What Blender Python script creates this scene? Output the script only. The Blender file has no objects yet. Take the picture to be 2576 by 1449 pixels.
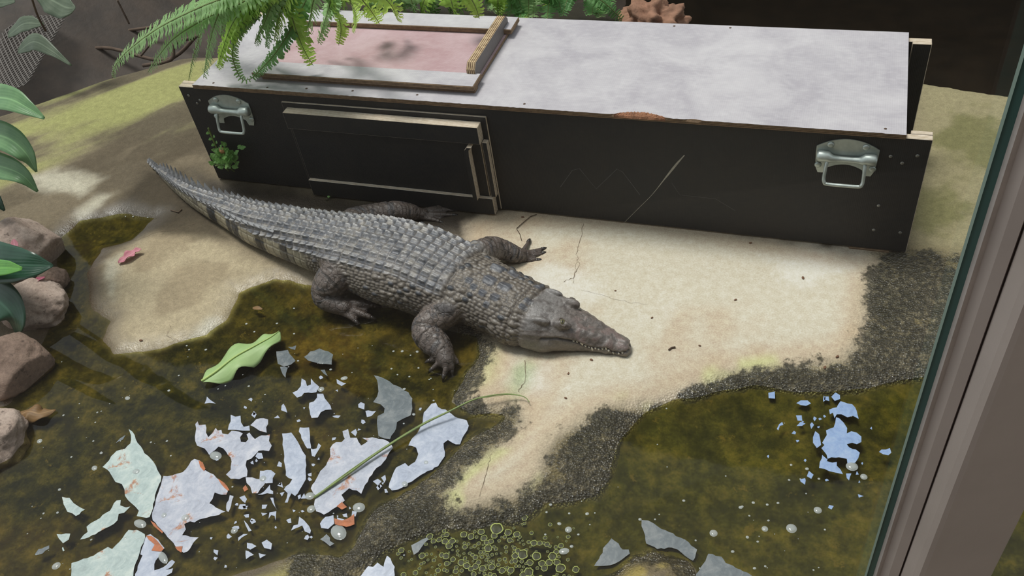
import bpy, bmesh, math, random
import numpy as np
from mathutils import Vector, Matrix, Euler

# ------------------------------------------------------------------ camera, sky, sun, exposure
SC = bpy.context.scene
COL = SC.collection
CM = np.array([[0.9440585, -0.1280447, 0.3039047], [0.3054116, 0.6871203, -0.6592339], [-0.1244077, 0.7151714, 0.6877881]])
CC = np.array([1.76262391, -1.79728678, 1.56599457])
FPX = 2240.293
cd = bpy.data.cameras.new('camera')
cd.sensor_width = 36.0
cd.lens = FPX / 2576 * 36.0
cd.clip_start = 0.02
cam = bpy.data.objects.new('camera', cd)
mw = Matrix(CM.tolist()).to_4x4()
mw.translation = Vector(CC.tolist())
cam.matrix_world = mw
COL.objects.link(cam)
SC.camera = cam

wd = bpy.data.worlds.new('overcast_sky')
SC.world = wd
wd.use_nodes = True
bg = wd.node_tree.nodes['Background']
bg.inputs['Color'].default_value = (0.86, 0.94, 1.0, 1)
bg.inputs['Strength'].default_value = 0.80

sd = bpy.data.lights.new('sun', 'SUN')
sd.energy = 2.5
sd.angle = math.radians(18)
sd.color = (1.0, 0.975, 0.93)
sun = bpy.data.objects.new('sun', sd)
sun.rotation_euler = Vector((0.30, -0.15, -1.0)).to_track_quat('-Z', 'Y').to_euler()
COL.objects.link(sun)

SC.view_settings.view_transform = 'Standard'
SC.view_settings.look = 'None'
SC.view_settings.gamma = 1.0
SC.view_settings.exposure = 0.0
SC.view_settings.use_curve_mapping = False

cy = SC.cycles
cy.max_bounces = 5
cy.diffuse_bounces = 2
cy.glossy_bounces = 2
cy.transmission_bounces = 3
cy.transparent_max_bounces = 10
cy.adaptive_threshold = 0.03
cy.caustics_reflective = False
cy.caustics_refractive = False

# ------------------------------------------------------------------ helpers
RNG = random.Random(7)
PI = math.pi


def ray(px, py):
    return CM @ np.array([(px - 1288) / FPX, -(py - 724.5) / FPX, -1.0])


def G(px, py, z=0.0):
    """point of the place at height z that the photograph shows at pixel px, py"""
    d = ray(px, py)
    return CC + (z - CC[2]) / d[2] * d


def FY(px, py, y=0.0):
    """the same on the upright plane at depth y"""
    d = ray(px, py)
    return CC + (y - CC[1]) / d[1] * d


def srgb(r, g, b):
    def c(v):
        v /= 255.0
        return v / 12.92 if v <= 0.04045 else ((v + 0.055) / 1.055) ** 2.4
    return (c(r), c(g), c(b))


def tag(o, label=None, cat=None, group=None, kind=None):
    if label:
        o['label'] = label
    if cat:
        o['category'] = cat
    if group:
        o['group'] = group
    if kind:
        o['kind'] = kind
    return o


def link(name, me, mat=None, parent=None, loc=None):
    o = bpy.data.objects.new(name, me)
    if mat is not None and me is not None and len(me.materials) == 0:
        for m in (mat if isinstance(mat, (list, tuple)) else [mat]):
            me.materials.append(m)
    COL.objects.link(o)
    if parent is not None:
        o.parent = parent
    if loc is not None:
        o.location = loc
    return o


def empty(name, loc=(0, 0, 0)):
    o = bpy.data.objects.new(name, None)
    o.empty_display_size = 0.05
    o.location = loc
    COL.objects.link(o)
    return o


def pymesh(name, V, Fc, smooth=False):
    me = bpy.data.meshes.new(name)
    me.from_pydata([tuple(map(float, v)) for v in V], [], [tuple(int(i) for i in f) for f in Fc])
    me.validate()
    if smooth:
        me.polygons.foreach_set('use_smooth', [True] * len(me.polygons))
    me.update()
    return me


def smooth_all(me):
    me.polygons.foreach_set('use_smooth', [True] * len(me.polygons))
    return me


def bmesh_to(name, bm, smooth=False):
    me = bpy.data.meshes.new(name)
    bmesh.ops.recalc_face_normals(bm, faces=bm.faces)
    bm.to_mesh(me)
    bm.free()
    if smooth:
        smooth_all(me)
    return me


def box_mesh(name, x0, x1, y0, y1, z0, z1, bev=0.0):
    bm = bmesh.new()
    bmesh.ops.create_cube(bm, size=1.0)
    for v in bm.verts:
        v.co = Vector((x0 + (v.co.x + .5) * (x1 - x0), y0 + (v.co.y + .5) * (y1 - y0), z0 + (v.co.z + .5) * (z1 - z0)))
    if bev > 0:
        bmesh.ops.bevel(bm, geom=list(bm.edges), offset=bev, segments=2, affect='EDGES', profile=0.6)
    return bmesh_to(name, bm)


def tube_mesh(name, pts, rad, n=8, caps=True, smooth=True):
    """swept round tube; rad a number or a list"""
    P = [Vector(p) for p in pts]
    R = [rad] * len(P) if isinstance(rad, (int, float)) else list(rad)
    V, F = [], []
    up = Vector((0, 0, 1))
    prev = None
    for i, p in enumerate(P):
        t = (P[min(i + 1, len(P) - 1)] - P[max(i - 1, 0)]).normalized()
        if prev is None:
            a = t.cross(up)
            if a.length < 1e-3:
                a = t.cross(Vector((1, 0, 0)))
        else:
            a = prev - t * prev.dot(t)
        a.normalize()
        prev = a
        b = t.cross(a)
        for k in range(n):
            th = 2 * PI * k / n
            V.append(p + (a * math.cos(th) + b * math.sin(th)) * R[i])
    for i in range(len(P) - 1):
        for k in range(n):
            F.append((i * n + k, i * n + (k + 1) % n, (i + 1) * n + (k + 1) % n, (i + 1) * n + k))
    if caps:
        F.append(tuple(reversed(range(n))))
        F.append(tuple(range((len(P) - 1) * n, len(P) * n)))
    return pymesh(name, V, F, smooth)


def catmull(pts, m=8):
    P = [np.array(p, float) for p in pts]
    P = [2 * P[0] - P[1]] + P + [2 * P[-1] - P[-2]]
    out = []
    for i in range(1, len(P) - 2):
        for k in range(m):
            t = k / m
            a, b, c, d = P[i - 1], P[i], P[i + 1], P[i + 2]
            out.append(.5 * ((2 * b) + (-a + c) * t + (2 * a - 5 * b + 4 * c - d) * t * t + (-a + 3 * b - 3 * c + d) * t ** 3))
    out.append(P[-2])
    return out


# vectorised value noise
def _h(ix, iy, iz, seed):
    with np.errstate(over='ignore'):
        n = (ix.astype(np.int64) * 374761393 + iy.astype(np.int64) * 668265263 + iz.astype(np.int64) * 2147483647 + seed * 1274126177) & 0xffffffff
        n = ((n ^ (n >> 13)) * 1274126177) & 0xffffffff
        n = ((n ^ (n >> 16)) * 2246822519) & 0xffffffff
    return ((n ^ (n >> 15)) & 0xffffff) / float(0xffffff)


def vnoise(x, y, z=None, seed=0):
    x = np.asarray(x, float); y = np.asarray(y, float)
    z = np.zeros_like(x) if z is None else np.asarray(z, float)
    x0, y0, z0 = np.floor(x), np.floor(y), np.floor(z)
    fx, fy, fz = x - x0, y - y0, z - z0
    fx, fy, fz = fx * fx * (3 - 2 * fx), fy * fy * (3 - 2 * fy), fz * fz * (3 - 2 * fz)
    r = 0
    for dx in (0, 1):
        for dy in (0, 1):
            for dz in (0, 1):
                w = (fx if dx else 1 - fx) * (fy if dy else 1 - fy) * (fz if dz else 1 - fz)
                r = r + w * _h(x0 + dx, y0 + dy, z0 + dz, seed)
    return r


def fbm(x, y, z=None, sc=1.0, oct=4, seed=0):
    a, s, t = 0.5, 0.0, 0.0
    for o in range(oct):
        s = s + a * vnoise(np.asarray(x) * sc, np.asarray(y) * sc, None if z is None else np.asarray(z) * sc, seed + o * 17)
        t += a; a *= 0.5; sc *= 2.03
    return s / t


def sstep(a, b, x):
    t = np.clip((x - a) / (b - a), 0, 1)
    return t * t * (3 - 2 * t)


def worley2(u, v, seed=0, jit=0.7):
    """distance to nearest cell point, and that cell's random number"""
    iu, iv = np.floor(u), np.floor(v)
    best = np.full(u.shape, 9.0); rid = np.zeros(u.shape)
    for du in (-1, 0, 1):
        for dv in (-1, 0, 1):
            cu, cv = iu + du, iv + dv
            pu = cu + .5 + jit * (_h(cu, cv, cu * 0, seed) - .5) + 0.25 * (np.mod(cv, 2) - .5)
            pv = cv + .5 + jit * (_h(cu, cv, cu * 0 + 1, seed) - .5)
            d = np.hypot(u - pu, v - pv)
            m = d < best
            best = np.where(m, d, best)
            rid = np.where(m, _h(cu, cv, cu * 0 + 2, seed), rid)
    return best, rid


def poly_sd(X, Y, poly):
    """signed distance to polygon, positive inside"""
    P = np.array(poly, float)
    best = np.full(X.shape, 1e9)
    inside = np.zeros(X.shape, bool)
    n = len(P)
    for i in range(n):
        ax, ay = P[i]; bx, by = P[(i + 1) % n]
        ex, ey = bx - ax, by - ay
        t = np.clip(((X - ax) * ex + (Y - ay) * ey) / (ex * ex + ey * ey + 1e-12), 0, 1)
        best = np.minimum(best, np.hypot(X - ax - t * ex, Y - ay - t * ey))
        c = (ay > Y) != (by > Y)
        with np.errstate(divide='ignore', invalid='ignore'):
            xi = (bx - ax) * (Y - ay) / (by - ay + 1e-15) + ax
        inside ^= c & (X < xi)
    return np.where(inside, best, -best)


def gpoly(pts, z=0.0):
    return [tuple(G(x, y, z)[:2]) for x, y in pts]


# ------------------------------------------------------------------ material helpers
def mat_new(name):
    m = bpy.data.materials.new(name)
    m.use_nodes = True
    nt = m.node_tree
    return m, nt, nt.nodes['Principled BSDF'], nt.links


def nd(nt, t, **kw):
    n = nt.nodes.new(t)
    for k, v in kw.items():
        setattr(n, k, v)
    return n


def noise(nt, scale, detail=4, rough=0.55, vec=None, dist=0.0):
    n = nd(nt, 'ShaderNodeTexNoise')
    n.inputs['Scale'].default_value = scale
    n.inputs['Detail'].default_value = detail
    n.inputs['Roughness'].default_value = rough
    n.inputs['Distortion'].default_value = dist
    if vec is not None:
        nt.links.new(vec, n.inputs['Vector'])
    return n.outputs['Fac']


def ramp(nt, fac, stops, interp='LINEAR'):
    r = nd(nt, 'ShaderNodeValToRGB')
    r.color_ramp.interpolation = interp
    els = r.color_ramp.elements
    while len(els) < len(stops):
        els.new(0.5)
    for e, (p, c) in zip(els, stops):
        e.position = p
        e.color = (c, c, c, 1) if isinstance(c, (int, float)) else (*c, 1)
    nt.links.new(fac, r.inputs['Fac'])
    return r.outputs['Color']


def mathn(nt, op, a, b=None, c=None, clamp=False):
    n = nd(nt, 'ShaderNodeMath', operation=op, use_clamp=clamp)
    for i, v in enumerate((a, b, c)):
        if v is None:
            continue
        if isinstance(v, (int, float)):
            n.inputs[i].default_value = v
        else:
            nt.links.new(v, n.inputs[i])
    return n.outputs[0]


def mixc(nt, fac, a, b, mode='MIX'):
    n = nd(nt, 'ShaderNodeMix', data_type='RGBA', blend_type=mode)
    for sock, v in ((n.inputs[0], fac), (n.inputs[6], a), (n.inputs[7], b)):
        if isinstance(v, (int, float)):
            sock.default_value = v
        elif isinstance(v, tuple):
            sock.default_value = (*v, 1) if len(v) == 3 else v
        else:
            nt.links.new(v, sock)
    return n.outputs[2]


def bump(nt, h, strength=0.3, dist=0.01, normal=None):
    b = nd(nt, 'ShaderNodeBump')
    b.inputs['Strength'].default_value = strength
    b.inputs['Distance'].default_value = dist
    nt.links.new(h, b.inputs['Height'])
    if normal is not None:
        nt.links.new(normal, b.inputs['Normal'])
    return b.outputs['Normal']


def objco(nt):
    return nd(nt, 'ShaderNodeTexCoord').outputs['Object']


def simple_mat(name, col, rough=0.6, var=0.25, scale=30.0, bmp=0.15, bscale=None, metallic=0.0, spec=0.5, coat=0.0):
    m, nt, bs, L = mat_new(name)
    co = objco(nt)
    n = noise(nt, scale, 5, 0.6, co)
    lo = tuple(c * (1 - var) for c in col); hi = tuple(min(1, c * (1 + var)) for c in col)
    L.new(ramp(nt, n, [(0.25, lo), (0.75, hi)]), bs.inputs['Base Color'])
    bs.inputs['Roughness'].default_value = rough
    bs.inputs['Metallic'].default_value = metallic
    bs.inputs['Specular IOR Level'].default_value = spec
    bs.inputs['Coat Weight'].default_value = coat
    if bmp > 0:
        L.new(bump(nt, noise(nt, bscale or scale * 3, 4, 0.6, co), bmp, 0.003), bs.inputs['Normal'])
    return m

# ------------------------------------------------------------------ the setting: slab, bank, water
WL = -0.020
RIM = np.array([(-4, -2.2), (-1.9, -0.5), (-1.234, .067), (-1.068, .195), (-.965, .294), (-.839, .439), (-.789, .483), (-.642, .601), (-.559, .667), (-.3, .75), (.5, .82), (1.4, .85), (2.05, .797), (2.178, .767), (2.31, .739), (3.6, .5)])

POOL_L = gpoly([(-500, 1800), (-500, 1040), (20, 1010), (70, 930), (110, 860), (135, 800), (150, 700), (135, 610), (200, 552), (320, 535), (400, 545), (335, 600), (255, 625), (218, 690), (240, 775), (285, 805), (272, 850), (292, 884), (420, 872), (520, 842), (562, 805), (600, 735), (690, 705), (790, 725), (900, 770), (1000, 775), (1060, 800), (1150, 842), (1195, 850), (1200, 890), (1165, 945), (1140, 1010), (1190, 1040), (1270, 1035), (1290, 1055), (1240, 1080), (1180, 1110), (1120, 1170), (1040, 1230), (960, 1285), (930, 1330), (890, 1382), (850, 1405), (760, 1385), (690, 1402), (630, 1428), (560, 1460), (480, 1800)], WL)
POOL_R = gpoly([(1700, 1000), (1620, 1050), (1560, 1115), (1540, 1200), (1500, 1255), (1380, 1268), (1290, 1312), (1180, 1338), (1050, 1345), (965, 1385), (915, 1455), (880, 1800), (3300, 1800), (3300, 800), (2340, 950), (2200, 985), (2000, 990), (1900, 975), (1800, 985)], WL)
ISLE = gpoly([(1500, 1470), (1590, 1400), (1650, 1385), (1720, 1405), (1765, 1470), (1720, 1700), (1560, 1700)], WL)
DRY = gpoly([(1180, 560), (1250, 535), (1600, 540), (2235, 650), (2205, 700), (2190, 770), (2182, 860), (2120, 905), (2000, 915), (1840, 935), (1750, 965), (1650, 1012), (1560, 1020), (1480, 1048), (1400, 1105), (1352, 1190), (1290, 1250), (1210, 1270), (1140, 1278), (1118, 1240), (1180, 1165), (1265, 1105), (1300, 1060), (1300, 1028), (1200, 1015), (1165, 1000), (1190, 950), (1222, 900), (1225, 850), (1150, 780)], 0)
LSLAB = gpoly([(350, 600), (500, 560), (620, 640), (780, 700), (700, 705), (610, 735), (565, 800), (520, 835), (410, 868), (300, 880), (285, 830), (300, 790), (265, 740), (270, 660)], 0)
WETSHADE = gpoly([(480, 430), (560, 455), (800, 480), (1040, 520), (1260, 540), (1270, 560), (1215, 640), (1150, 600), (900, 560), (700, 540), (520, 500)], 0)
CHAN2 = gpoly([(300, 525), (380, 440), (450, 440), (500, 520), (570, 600), (500, 585), (380, 565), (250, 610), (150, 650), (115, 600), (200, 545)], 0)
MOSSR = gpoly([(2225, 646), (2700, 660), (2700, 1150), (2250, 1000), (2150, 915), (2185, 860), (2195, 770), (2205, 700)], 0)
LIGHT = [gpoly(p, 0) for p in ([(248, 700), (262, 655), (300, 640), (305, 690), (300, 740), (285, 772), (262, 750)], [(160, 565), (190, 520), (240, 490), (285, 488), (255, 515), (200, 552)], [(60, 450), (150, 425), (260, 450), (200, 500), (90, 490)], [(455, 860), (520, 780), (560, 790), (545, 825)])]
ALG = gpoly([(-300, 470), (-100, 320), (240, 200), (480, 140), (560, 230), (520, 330), (430, 380), (330, 330), (150, 410), (-100, 520)], 0)


def make_ground():
    sx = 0.0068
    xs = np.concatenate([np.arange(-2.3, -1.2, 0.02), np.arange(-1.2, 2.5, sx), np.arange(2.5, 3.6, 0.02)])
    ys = np.concatenate([np.arange(-1.9, -1.45, 0.02), np.arange(-1.45, 1.02, sx)])
    X, Y = np.meshgrid(xs, ys)
    n1 = fbm(X, Y, sc=6, oct=5, seed=3); n2 = fbm(X, Y, sc=22, oct=4, seed=5); n3 = fbm(X, Y, sc=2.2, oct=4, seed=9)
    wob = (n1 - .5) * 0.05 + (n2 - .5) * 0.02
    dl = poly_sd(X, Y, POOL_L) + wob
    dr = poly_sd(X, Y, POOL_R) + wob
    di = poly_sd(X, Y, ISLE) + wob
    dp = np.maximum(dl, dr)
    dp = np.minimum(dp, -di)
    up = WL + 0.022 * (1 - np.exp(np.minimum(dp, 0) / 0.045))
    dn = WL - np.where(dr > dl, 0.03, 0.022) * (1 - np.exp(-np.maximum(dp, 0) / 0.06))
    Z = np.where(dp > 0, dn, up)
    Z = Z + 0.02 * sstep(0.0, 0.06, di)
    Z = Z + (n3 - .5) * 0.012 * sstep(0.02, -0.25, dp) + (n2 - .5) * 0.007 * sstep(-.06, .02, dp)
    # the smooth hump behind on the left
    dalg = poly_sd(X, Y, ALG)
    Z = Z + 0.03 * sstep(-0.15, 0.25, dalg)
    # keep a level bed where the crate and the crocodile lie
    ddry = poly_sd(X, Y, DRY)
    flat = sstep(0.10, 0.0, np.maximum(np.maximum(-X - 0.02, X - 2.02), np.maximum(-Y - 0.01, Y - .46)))
    Z = Z * (1 - flat)
    rimy = np.interp(X, RIM[:, 0], RIM[:, 1]) + (fbm(X, Y * 0, sc=7, oct=3, seed=21) - .5) * 0.03
    over = Y - rimy
    Z = Z - 0.42 * sstep(-0.012, 0.10, over) - 0.006 * sstep(-0.06, 0.0, over)
    # ---- colours of the stone and its growth, some crate shade painted in
    c = lambda *a: np.array(srgb(*a))
    sand = c(210, 201, 180); peach = c(194, 170, 140); wht = c(226, 222, 210); brown = c(148, 124, 96); drk = c(70, 58, 44)
    dry = sstep(-0.03, 0.03, ddry + (n2 - .5) * 0.05)
    C = np.zeros(X.shape + (3,))
    damp = c(122, 110, 90)
    C[:] = damp
    def lay(col, m):
        C[:] = C * (1 - m[..., None]) + np.array(col) * m[..., None]
    lay(c(96, 86, 70), sstep(0.42, 0.62, n1) * .8)
    lay(c(150, 136, 112), sstep(0.55, 0.75, n3) * .6)
    dls = poly_sd(X, Y, LSLAB) + wob
    lay(c(180, 165, 136), sstep(-.05, .05, dls))
    lay(c(152, 136, 110), sstep(-.05, .05, dls) * sstep(.5, .66, n1) * .7)
    alg = sstep(-0.06, 0.10, dalg + (n3 - .5) * 0.22)
    streak = fbm(X * .75 + Y * .9, -X * 4.2 + Y * 3.6, sc=1.5, oct=5, seed=31)
    lay(c(158, 158, 100), alg * sstep(.66, .40, streak) * .9)
    lay(c(112, 104, 84), alg * sstep(.50, .66, streak) * .8)
    lay(c(88, 78, 62), sstep(.52, .66, streak) * sstep(.1, -.1, X) * .55 * (1 - dry))
    for lp in LIGHT:
        lay(c(192, 185, 164), sstep(-0.02, 0.03, poly_sd(X, Y, lp) + wob * 1.6) * .9)
    ch = poly_sd(X, Y, WETSHADE) + wob
    lay(c(48, 40, 31), sstep(-.04, .05, ch) * .96)  # wet ground behind the tail, with shade by the crate painted in
    ch2 = poly_sd(X, Y, CHAN2) + wob
    lay(c(62, 54, 42), sstep(-.045, .012, ch2) * .85)
    lay(sand, dry)
    lay(peach, dry * sstep(.50, .68, fbm(X, Y, sc=5, oct=4, seed=41)) * .5)
    lay(wht, dry * sstep(.52, .70, fbm(X, Y, sc=3.4, oct=4, seed=47)) * .7)
    lay(peach, dry * sstep(.09, .03, ddry) * .6)
    lay(c(206, 204, 150), dry * sstep(.05, .015, ddry) * sstep(.48, .6, fbm(X, Y, sc=9, oct=3, seed=51)) * sstep(-.2, -.3, Y))
    lay(c(160, 176, 130), dry * sstep(.02, -.02, np.hypot((X - G(1310, 940)[0]) / 1.0, (Y - G(1310, 940)[1]) / 1.6) - .03 + wob) * .7)
    lay(c(206, 204, 150), dry * sstep(-.02, .05, poly_sd(X, Y, gpoly([(1190, 860), (1260, 870), (1240, 960), (1160, 1010), (1180, 950)], 0)) + wob) * .8)
    # right of and behind the crate: olive stone
    rt = sstep(1.93, 2.08, X) * sstep(-.06, .05, Y - 0.02)
    lay(c(150, 141, 108), rt)
    lay(c(112, 110, 70), rt * sstep(.48, .64, n1) * .8)
    # pool bed
    bed = sstep(-0.004, 0.02, dp)
    lay(c(80, 66, 34), bed)
    lay(c(38, 36, 20), bed * sstep(.42, .58, n1))
    lay(c(128, 98, 52), bed * sstep(.60, .72, fbm(X, Y, sc=4, oct=4, seed=61)) * np.where(dl > dr, .9, .5))
    lay(c(30, 31, 20), bed * sstep(.07, .2, dp) * .3 * (dl > dr))
    lay(c(112, 112, 54), bed * (dr > dl) * .7)
    lay(c(150, 112, 62), bed * sstep(-.02, .02, poly_sd(X, Y, gpoly([(760, 830), (800, 812), (880, 815), (905, 850), (860, 880), (800, 900), (740, 900), (720, 860)], WL)) + wob) * .85)
    right = (dr > dl) & (di < 0)
    lay(c(104, 102, 48), bed * right * sstep(.46, .58, fbm(X, Y, sc=7, oct=5, seed=71)) * .8)
    lay(c(52, 54, 26), bed * right * sstep(.50, .62, fbm(X, Y, sc=5, oct=5, seed=77)) * .75)
    lay(c(82, 62, 40), sstep(-.05, .02, poly_sd(X, Y, gpoly([(-50, 1060), (60, 880), (140, 700), (180, 560), (240, 620), (215, 760), (250, 880), (150, 1000)], 0))) * .8 * (1 - bed * .4))
    lay(c(168, 150, 88), sstep(0, .03, di) * sstep(.4, .6, n2))
    lay(c(176, 168, 92), sstep(-.02, .03, poly_sd(X, Y, gpoly([(610, 1470), (700, 1440), (770, 1395), (820, 1400), (800, 1440), (780, 1500)], 0)) + wob))
    lay(drk * 0.8, sstep(0.0, 0.06, over))
    # ---- masks that the material breaks up further
    OLIVE = c(126, 114, 78)
    sdm = np.maximum.reduce([np.minimum(0.11 - np.abs(dr + 0.05) , -ddry), np.minimum(0.075 - np.abs(dl + 0.03), np.minimum(-ddry + .01, X - 0.98)), poly_sd(X, Y, MOSSR) + .025, np.minimum(di + .03, .03 - di)])
    moss = np.clip(0.5 + sdm / 0.09, 0, .80) * (1 - .75 * bed)
    band = np.clip(.5 + sdm / .06, 0, 1) * (1 - bed)
    wet = np.clip(np.maximum.reduce([sstep(-.075, .0, dp) * np.where(dr > dl, 1, .8), sstep(.3, .7, moss) * .8, sstep(-.04, .04, ch) * .55, sstep(-.03, .03, di)]), 0, 1)
    wet = wet * (1 - .85 * dry * sstep(0.0, .03, ddry))
    lay(OLIVE, band * .8 * (1 - .6 * dry))
    ny, nx = X.shape
    V = np.stack([X, Y, Z], -1).reshape(-1, 3)
    idx = np.arange(nx * ny).reshape(ny, nx)
    Fq = np.stack([idx[:-1, :-1], idx[:-1, 1:], idx[1:, 1:], idx[1:, :-1]], -1).reshape(-1, 4)
    me = bpy.data.meshes.new('floor')
    me.vertices.add(len(V)); me.vertices.foreach_set('co', V.ravel().astype(np.float32))
    me.loops.add(Fq.size); me.loops.foreach_set('vertex_index', Fq.ravel().astype(np.int32))
    me.polygons.add(len(Fq)); me.polygons.foreach_set('loop_start', np.arange(0, Fq.size, 4, dtype=np.int32))
    me.polygons.foreach_set('use_smooth', np.ones(len(Fq), bool))
    me.update(calc_edges=True)
    a = me.color_attributes.new('stone', 'FLOAT_COLOR', 'POINT')
    a.data.foreach_set('color', np.concatenate([C.reshape(-1, 3), np.ones((len(V), 1))], 1).astype(np.float32).ravel())
    b = me.color_attributes.new('growth', 'FLOAT_COLOR', 'POINT')
    b.data.foreach_set('color', np.stack([moss.ravel(), wet.ravel(), bed.ravel(), np.ones(len(V))], 1).astype(np.float32).ravel())
    return me, (xs, ys, Z)


def ground_mat():
    m, nt, bs, L = mat_new('stained_concrete')
    co = objco(nt)
    at = nd(nt, 'ShaderNodeAttribute', attribute_name='stone')
    gr = nd(nt, 'ShaderNodeAttribute', attribute_name='growth')
    sp = nd(nt, 'ShaderNodeSeparateColor'); L.new(gr.outputs['Color'], sp.inputs[0])
    moss, wet, bed = sp.outputs[0], sp.outputs[1], sp.outputs[2]
    fine = noise(nt, 55, 5, 0.65, co); grit = noise(nt, 260, 2, 0.7, co); blot = noise(nt, 16, 4, 0.7, co)
    col = mixc(nt, 0.5, at.outputs['Color'], ramp(nt, fine, [(0.25, 0.32), (0.5, 0.5), (0.75, 0.7)]), 'OVERLAY')
    col = mixc(nt, 0.28, col, ramp(nt, grit, [(0.3, 0.2), (0.7, 0.8)]), 'OVERLAY')
    mot = noise(nt, 15, 7, .78, co)
    bcol = ramp(nt, mot, [(0.40, srgb(22, 22, 11)), (0.47, srgb(60, 58, 24)), (0.55, srgb(100, 90, 40)), (0.66, srgb(138, 118, 66))])
    col = mixc(nt, mathn(nt, 'MULTIPLY', bed, .62), col, bcol)
    # mottled algae tufts on the bed
    tuft = ramp(nt, mathn(nt, 'ADD', mathn(nt, 'MULTIPLY', blot, .7), mathn(nt, 'MULTIPLY', fine, .3)), [(0.40, 0.0), (0.60, 1.0)])
    dark = mixc(nt, 1.0, col, (0.25, 0.28, 0.20), 'MULTIPLY')
    col = mixc(nt, mathn(nt, 'MULTIPLY', bed, mathn(nt, 'MULTIPLY', tuft, .85)), col, dark)
    flake = ramp(nt, noise(nt, 24, 5, 0.72, co), [(0.62, 0.0), (0.67, 1.0)])
    col = mixc(nt, mathn(nt, 'MULTIPLY', bed, mathn(nt, 'MULTIPLY', flake, .55)), col, srgb(128, 108, 58))
    # dark crust of moss with a ragged edge
    mm = mathn(nt, 'ADD', moss, mathn(nt, 'MULTIPLY', mathn(nt, 'SUBTRACT', noise(nt, 14, 7, 0.72, co), .5), 2.1))
    mf = ramp(nt, mm, [(0.47, 0.0), (0.62, 1.0)])
    mlow = ramp(nt, noise(nt, 7, 2, .6, co), [(.38, 0.0), (.62, 1.0)])
    mcol = ramp(nt, noise(nt, 75, 4, 0.7, co), [(0.3, srgb(36, 35, 29)), (0.52, srgb(74, 69, 56)), (0.72, srgb(146, 134, 106))])
    mcol = mixc(nt, mathn(nt, 'MULTIPLY', mlow, .7), mcol, mixc(nt, 1.0, mcol, (.42, .46, .40), 'MULTIPLY'))
    col = mixc(nt, mathn(nt, 'MULTIPLY', mf, .93), col, mcol)
    L.new(col, bs.inputs['Base Color'])
    ww = mathn(nt, 'MULTIPLY', mathn(nt, 'MULTIPLY', wet, mathn(nt, 'SUBTRACT', 1.0, mathn(nt, 'MULTIPLY', bed, .9))), ramp(nt, noise(nt, 30, 3, 0.65, co), [(0.2, 0.4), (0.55, 1.0)]))
    L.new(mathn(nt, 'SUBTRACT', 0.9, mathn(nt, 'MULTIPLY', ww, 0.76)), bs.inputs['Roughness'])
    L.new(mathn(nt, 'ADD', .25, mathn(nt, 'MULTIPLY', ww, 0.35)), bs.inputs['Specular IOR Level'])
    hh = mathn(nt, 'ADD', mathn(nt, 'MULTIPLY', noise(nt, 55, 3, .65, co), .6), mathn(nt, 'MULTIPLY', grit, .4))
    hh = mathn(nt, 'MULTIPLY', hh, mathn(nt, 'SUBTRACT', 1.0, mathn(nt, 'MULTIPLY', bed, .75)))
    vo = nd(nt, 'ShaderNodeTexVoronoi'); vo.inputs['Scale'].default_value = 190; L.new(co, vo.inputs['Vector'])
    n1 = bump(nt, hh, 0.35, 0.006)
    lump = mathn(nt, 'MULTIPLY', vo.outputs['Distance'], mathn(nt, 'MULTIPLY', mathn(nt, 'MAXIMUM', mathn(nt, 'SUBTRACT', moss, .15), mathn(nt, 'MULTIPLY', wet, .12)), mathn(nt, 'SUBTRACT', 1.0, mathn(nt, 'MULTIPLY', bed, .95))))
    L.new(bump(nt, lump, 1.0, 0.007, n1), bs.inputs['Normal'])
    return m


GM, GRID = make_ground()
floor = tag(link('floor', GM, ground_mat()), 'stained pale concrete slab with green algae and dark mossy edges', kind='structure')


def gz(x, y):
    """height of the slab at a point"""
    xs, ys, Z = GRID
    i = int(np.clip(np.searchsorted(xs, x) - 1, 0, len(xs) - 2)); j = int(np.clip(np.searchsorted(ys, y) - 1, 0, len(ys) - 2))
    return float(Z[j:j + 2, i:i + 2].max())


def on_ground(px, py, lift=0.0):
    p = G(px, py, 0)
    for _ in range(3):
        p = G(px, py, max(gz(p[0], p[1]), WL))
    p[2] += lift
    return p


# water of the pools
def water_mat(name, tint, rough, bscale, bstr):
    m, nt, bs, L = mat_new(name)
    nt.nodes.remove(bs)
    out = nt.nodes['Material Output']
    co = objco(nt)
    tr = nd(nt, 'ShaderNodeBsdfTransparent'); tr.inputs[0].default_value = (*tint, 1)
    gl = nd(nt, 'ShaderNodeBsdfGlossy'); gl.inputs['Roughness'].default_value = rough
    fr = nd(nt, 'ShaderNodeFresnel'); fr.inputs['IOR'].default_value = 1.33
    nb = bump(nt, noise(nt, bscale, 3, 0.5, co), bstr, 0.004)
    L.new(nb, gl.inputs['Normal']); L.new(nb, fr.inputs['Normal'])
    mx = nd(nt, 'ShaderNodeMixShader')
    L.new(fr.outputs[0], mx.inputs[0]); L.new(tr.outputs[0], mx.inputs[1]); L.new(gl.outputs[0], mx.inputs[2])
    L.new(mx.outputs[0], out.inputs['Surface'])
    return m


def sheet(name, x0, x1, y0, y1, z, n=12):
    V = [(x0 + (x1 - x0) * i / n, y0 + (y1 - y0) * j / n, z) for j in range(n + 1) for i in range(n + 1)]
    F = [(j * (n + 1) + i, j * (n + 1) + i + 1, (j + 1) * (n + 1) + i + 1, (j + 1) * (n + 1) + i) for j in range(n) for i in range(n)]
    return pymesh(name, V, F, True)


tag(link('water_surface', sheet('water_surface', -2.2, 3.5, -1.88, -0.02, WL), water_mat('pool_water', (0.86, 0.85, 0.55), 0.03, 12, 0.04)), 'shallow clear olive pool water around the concrete slab', kind='structure')

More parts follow.
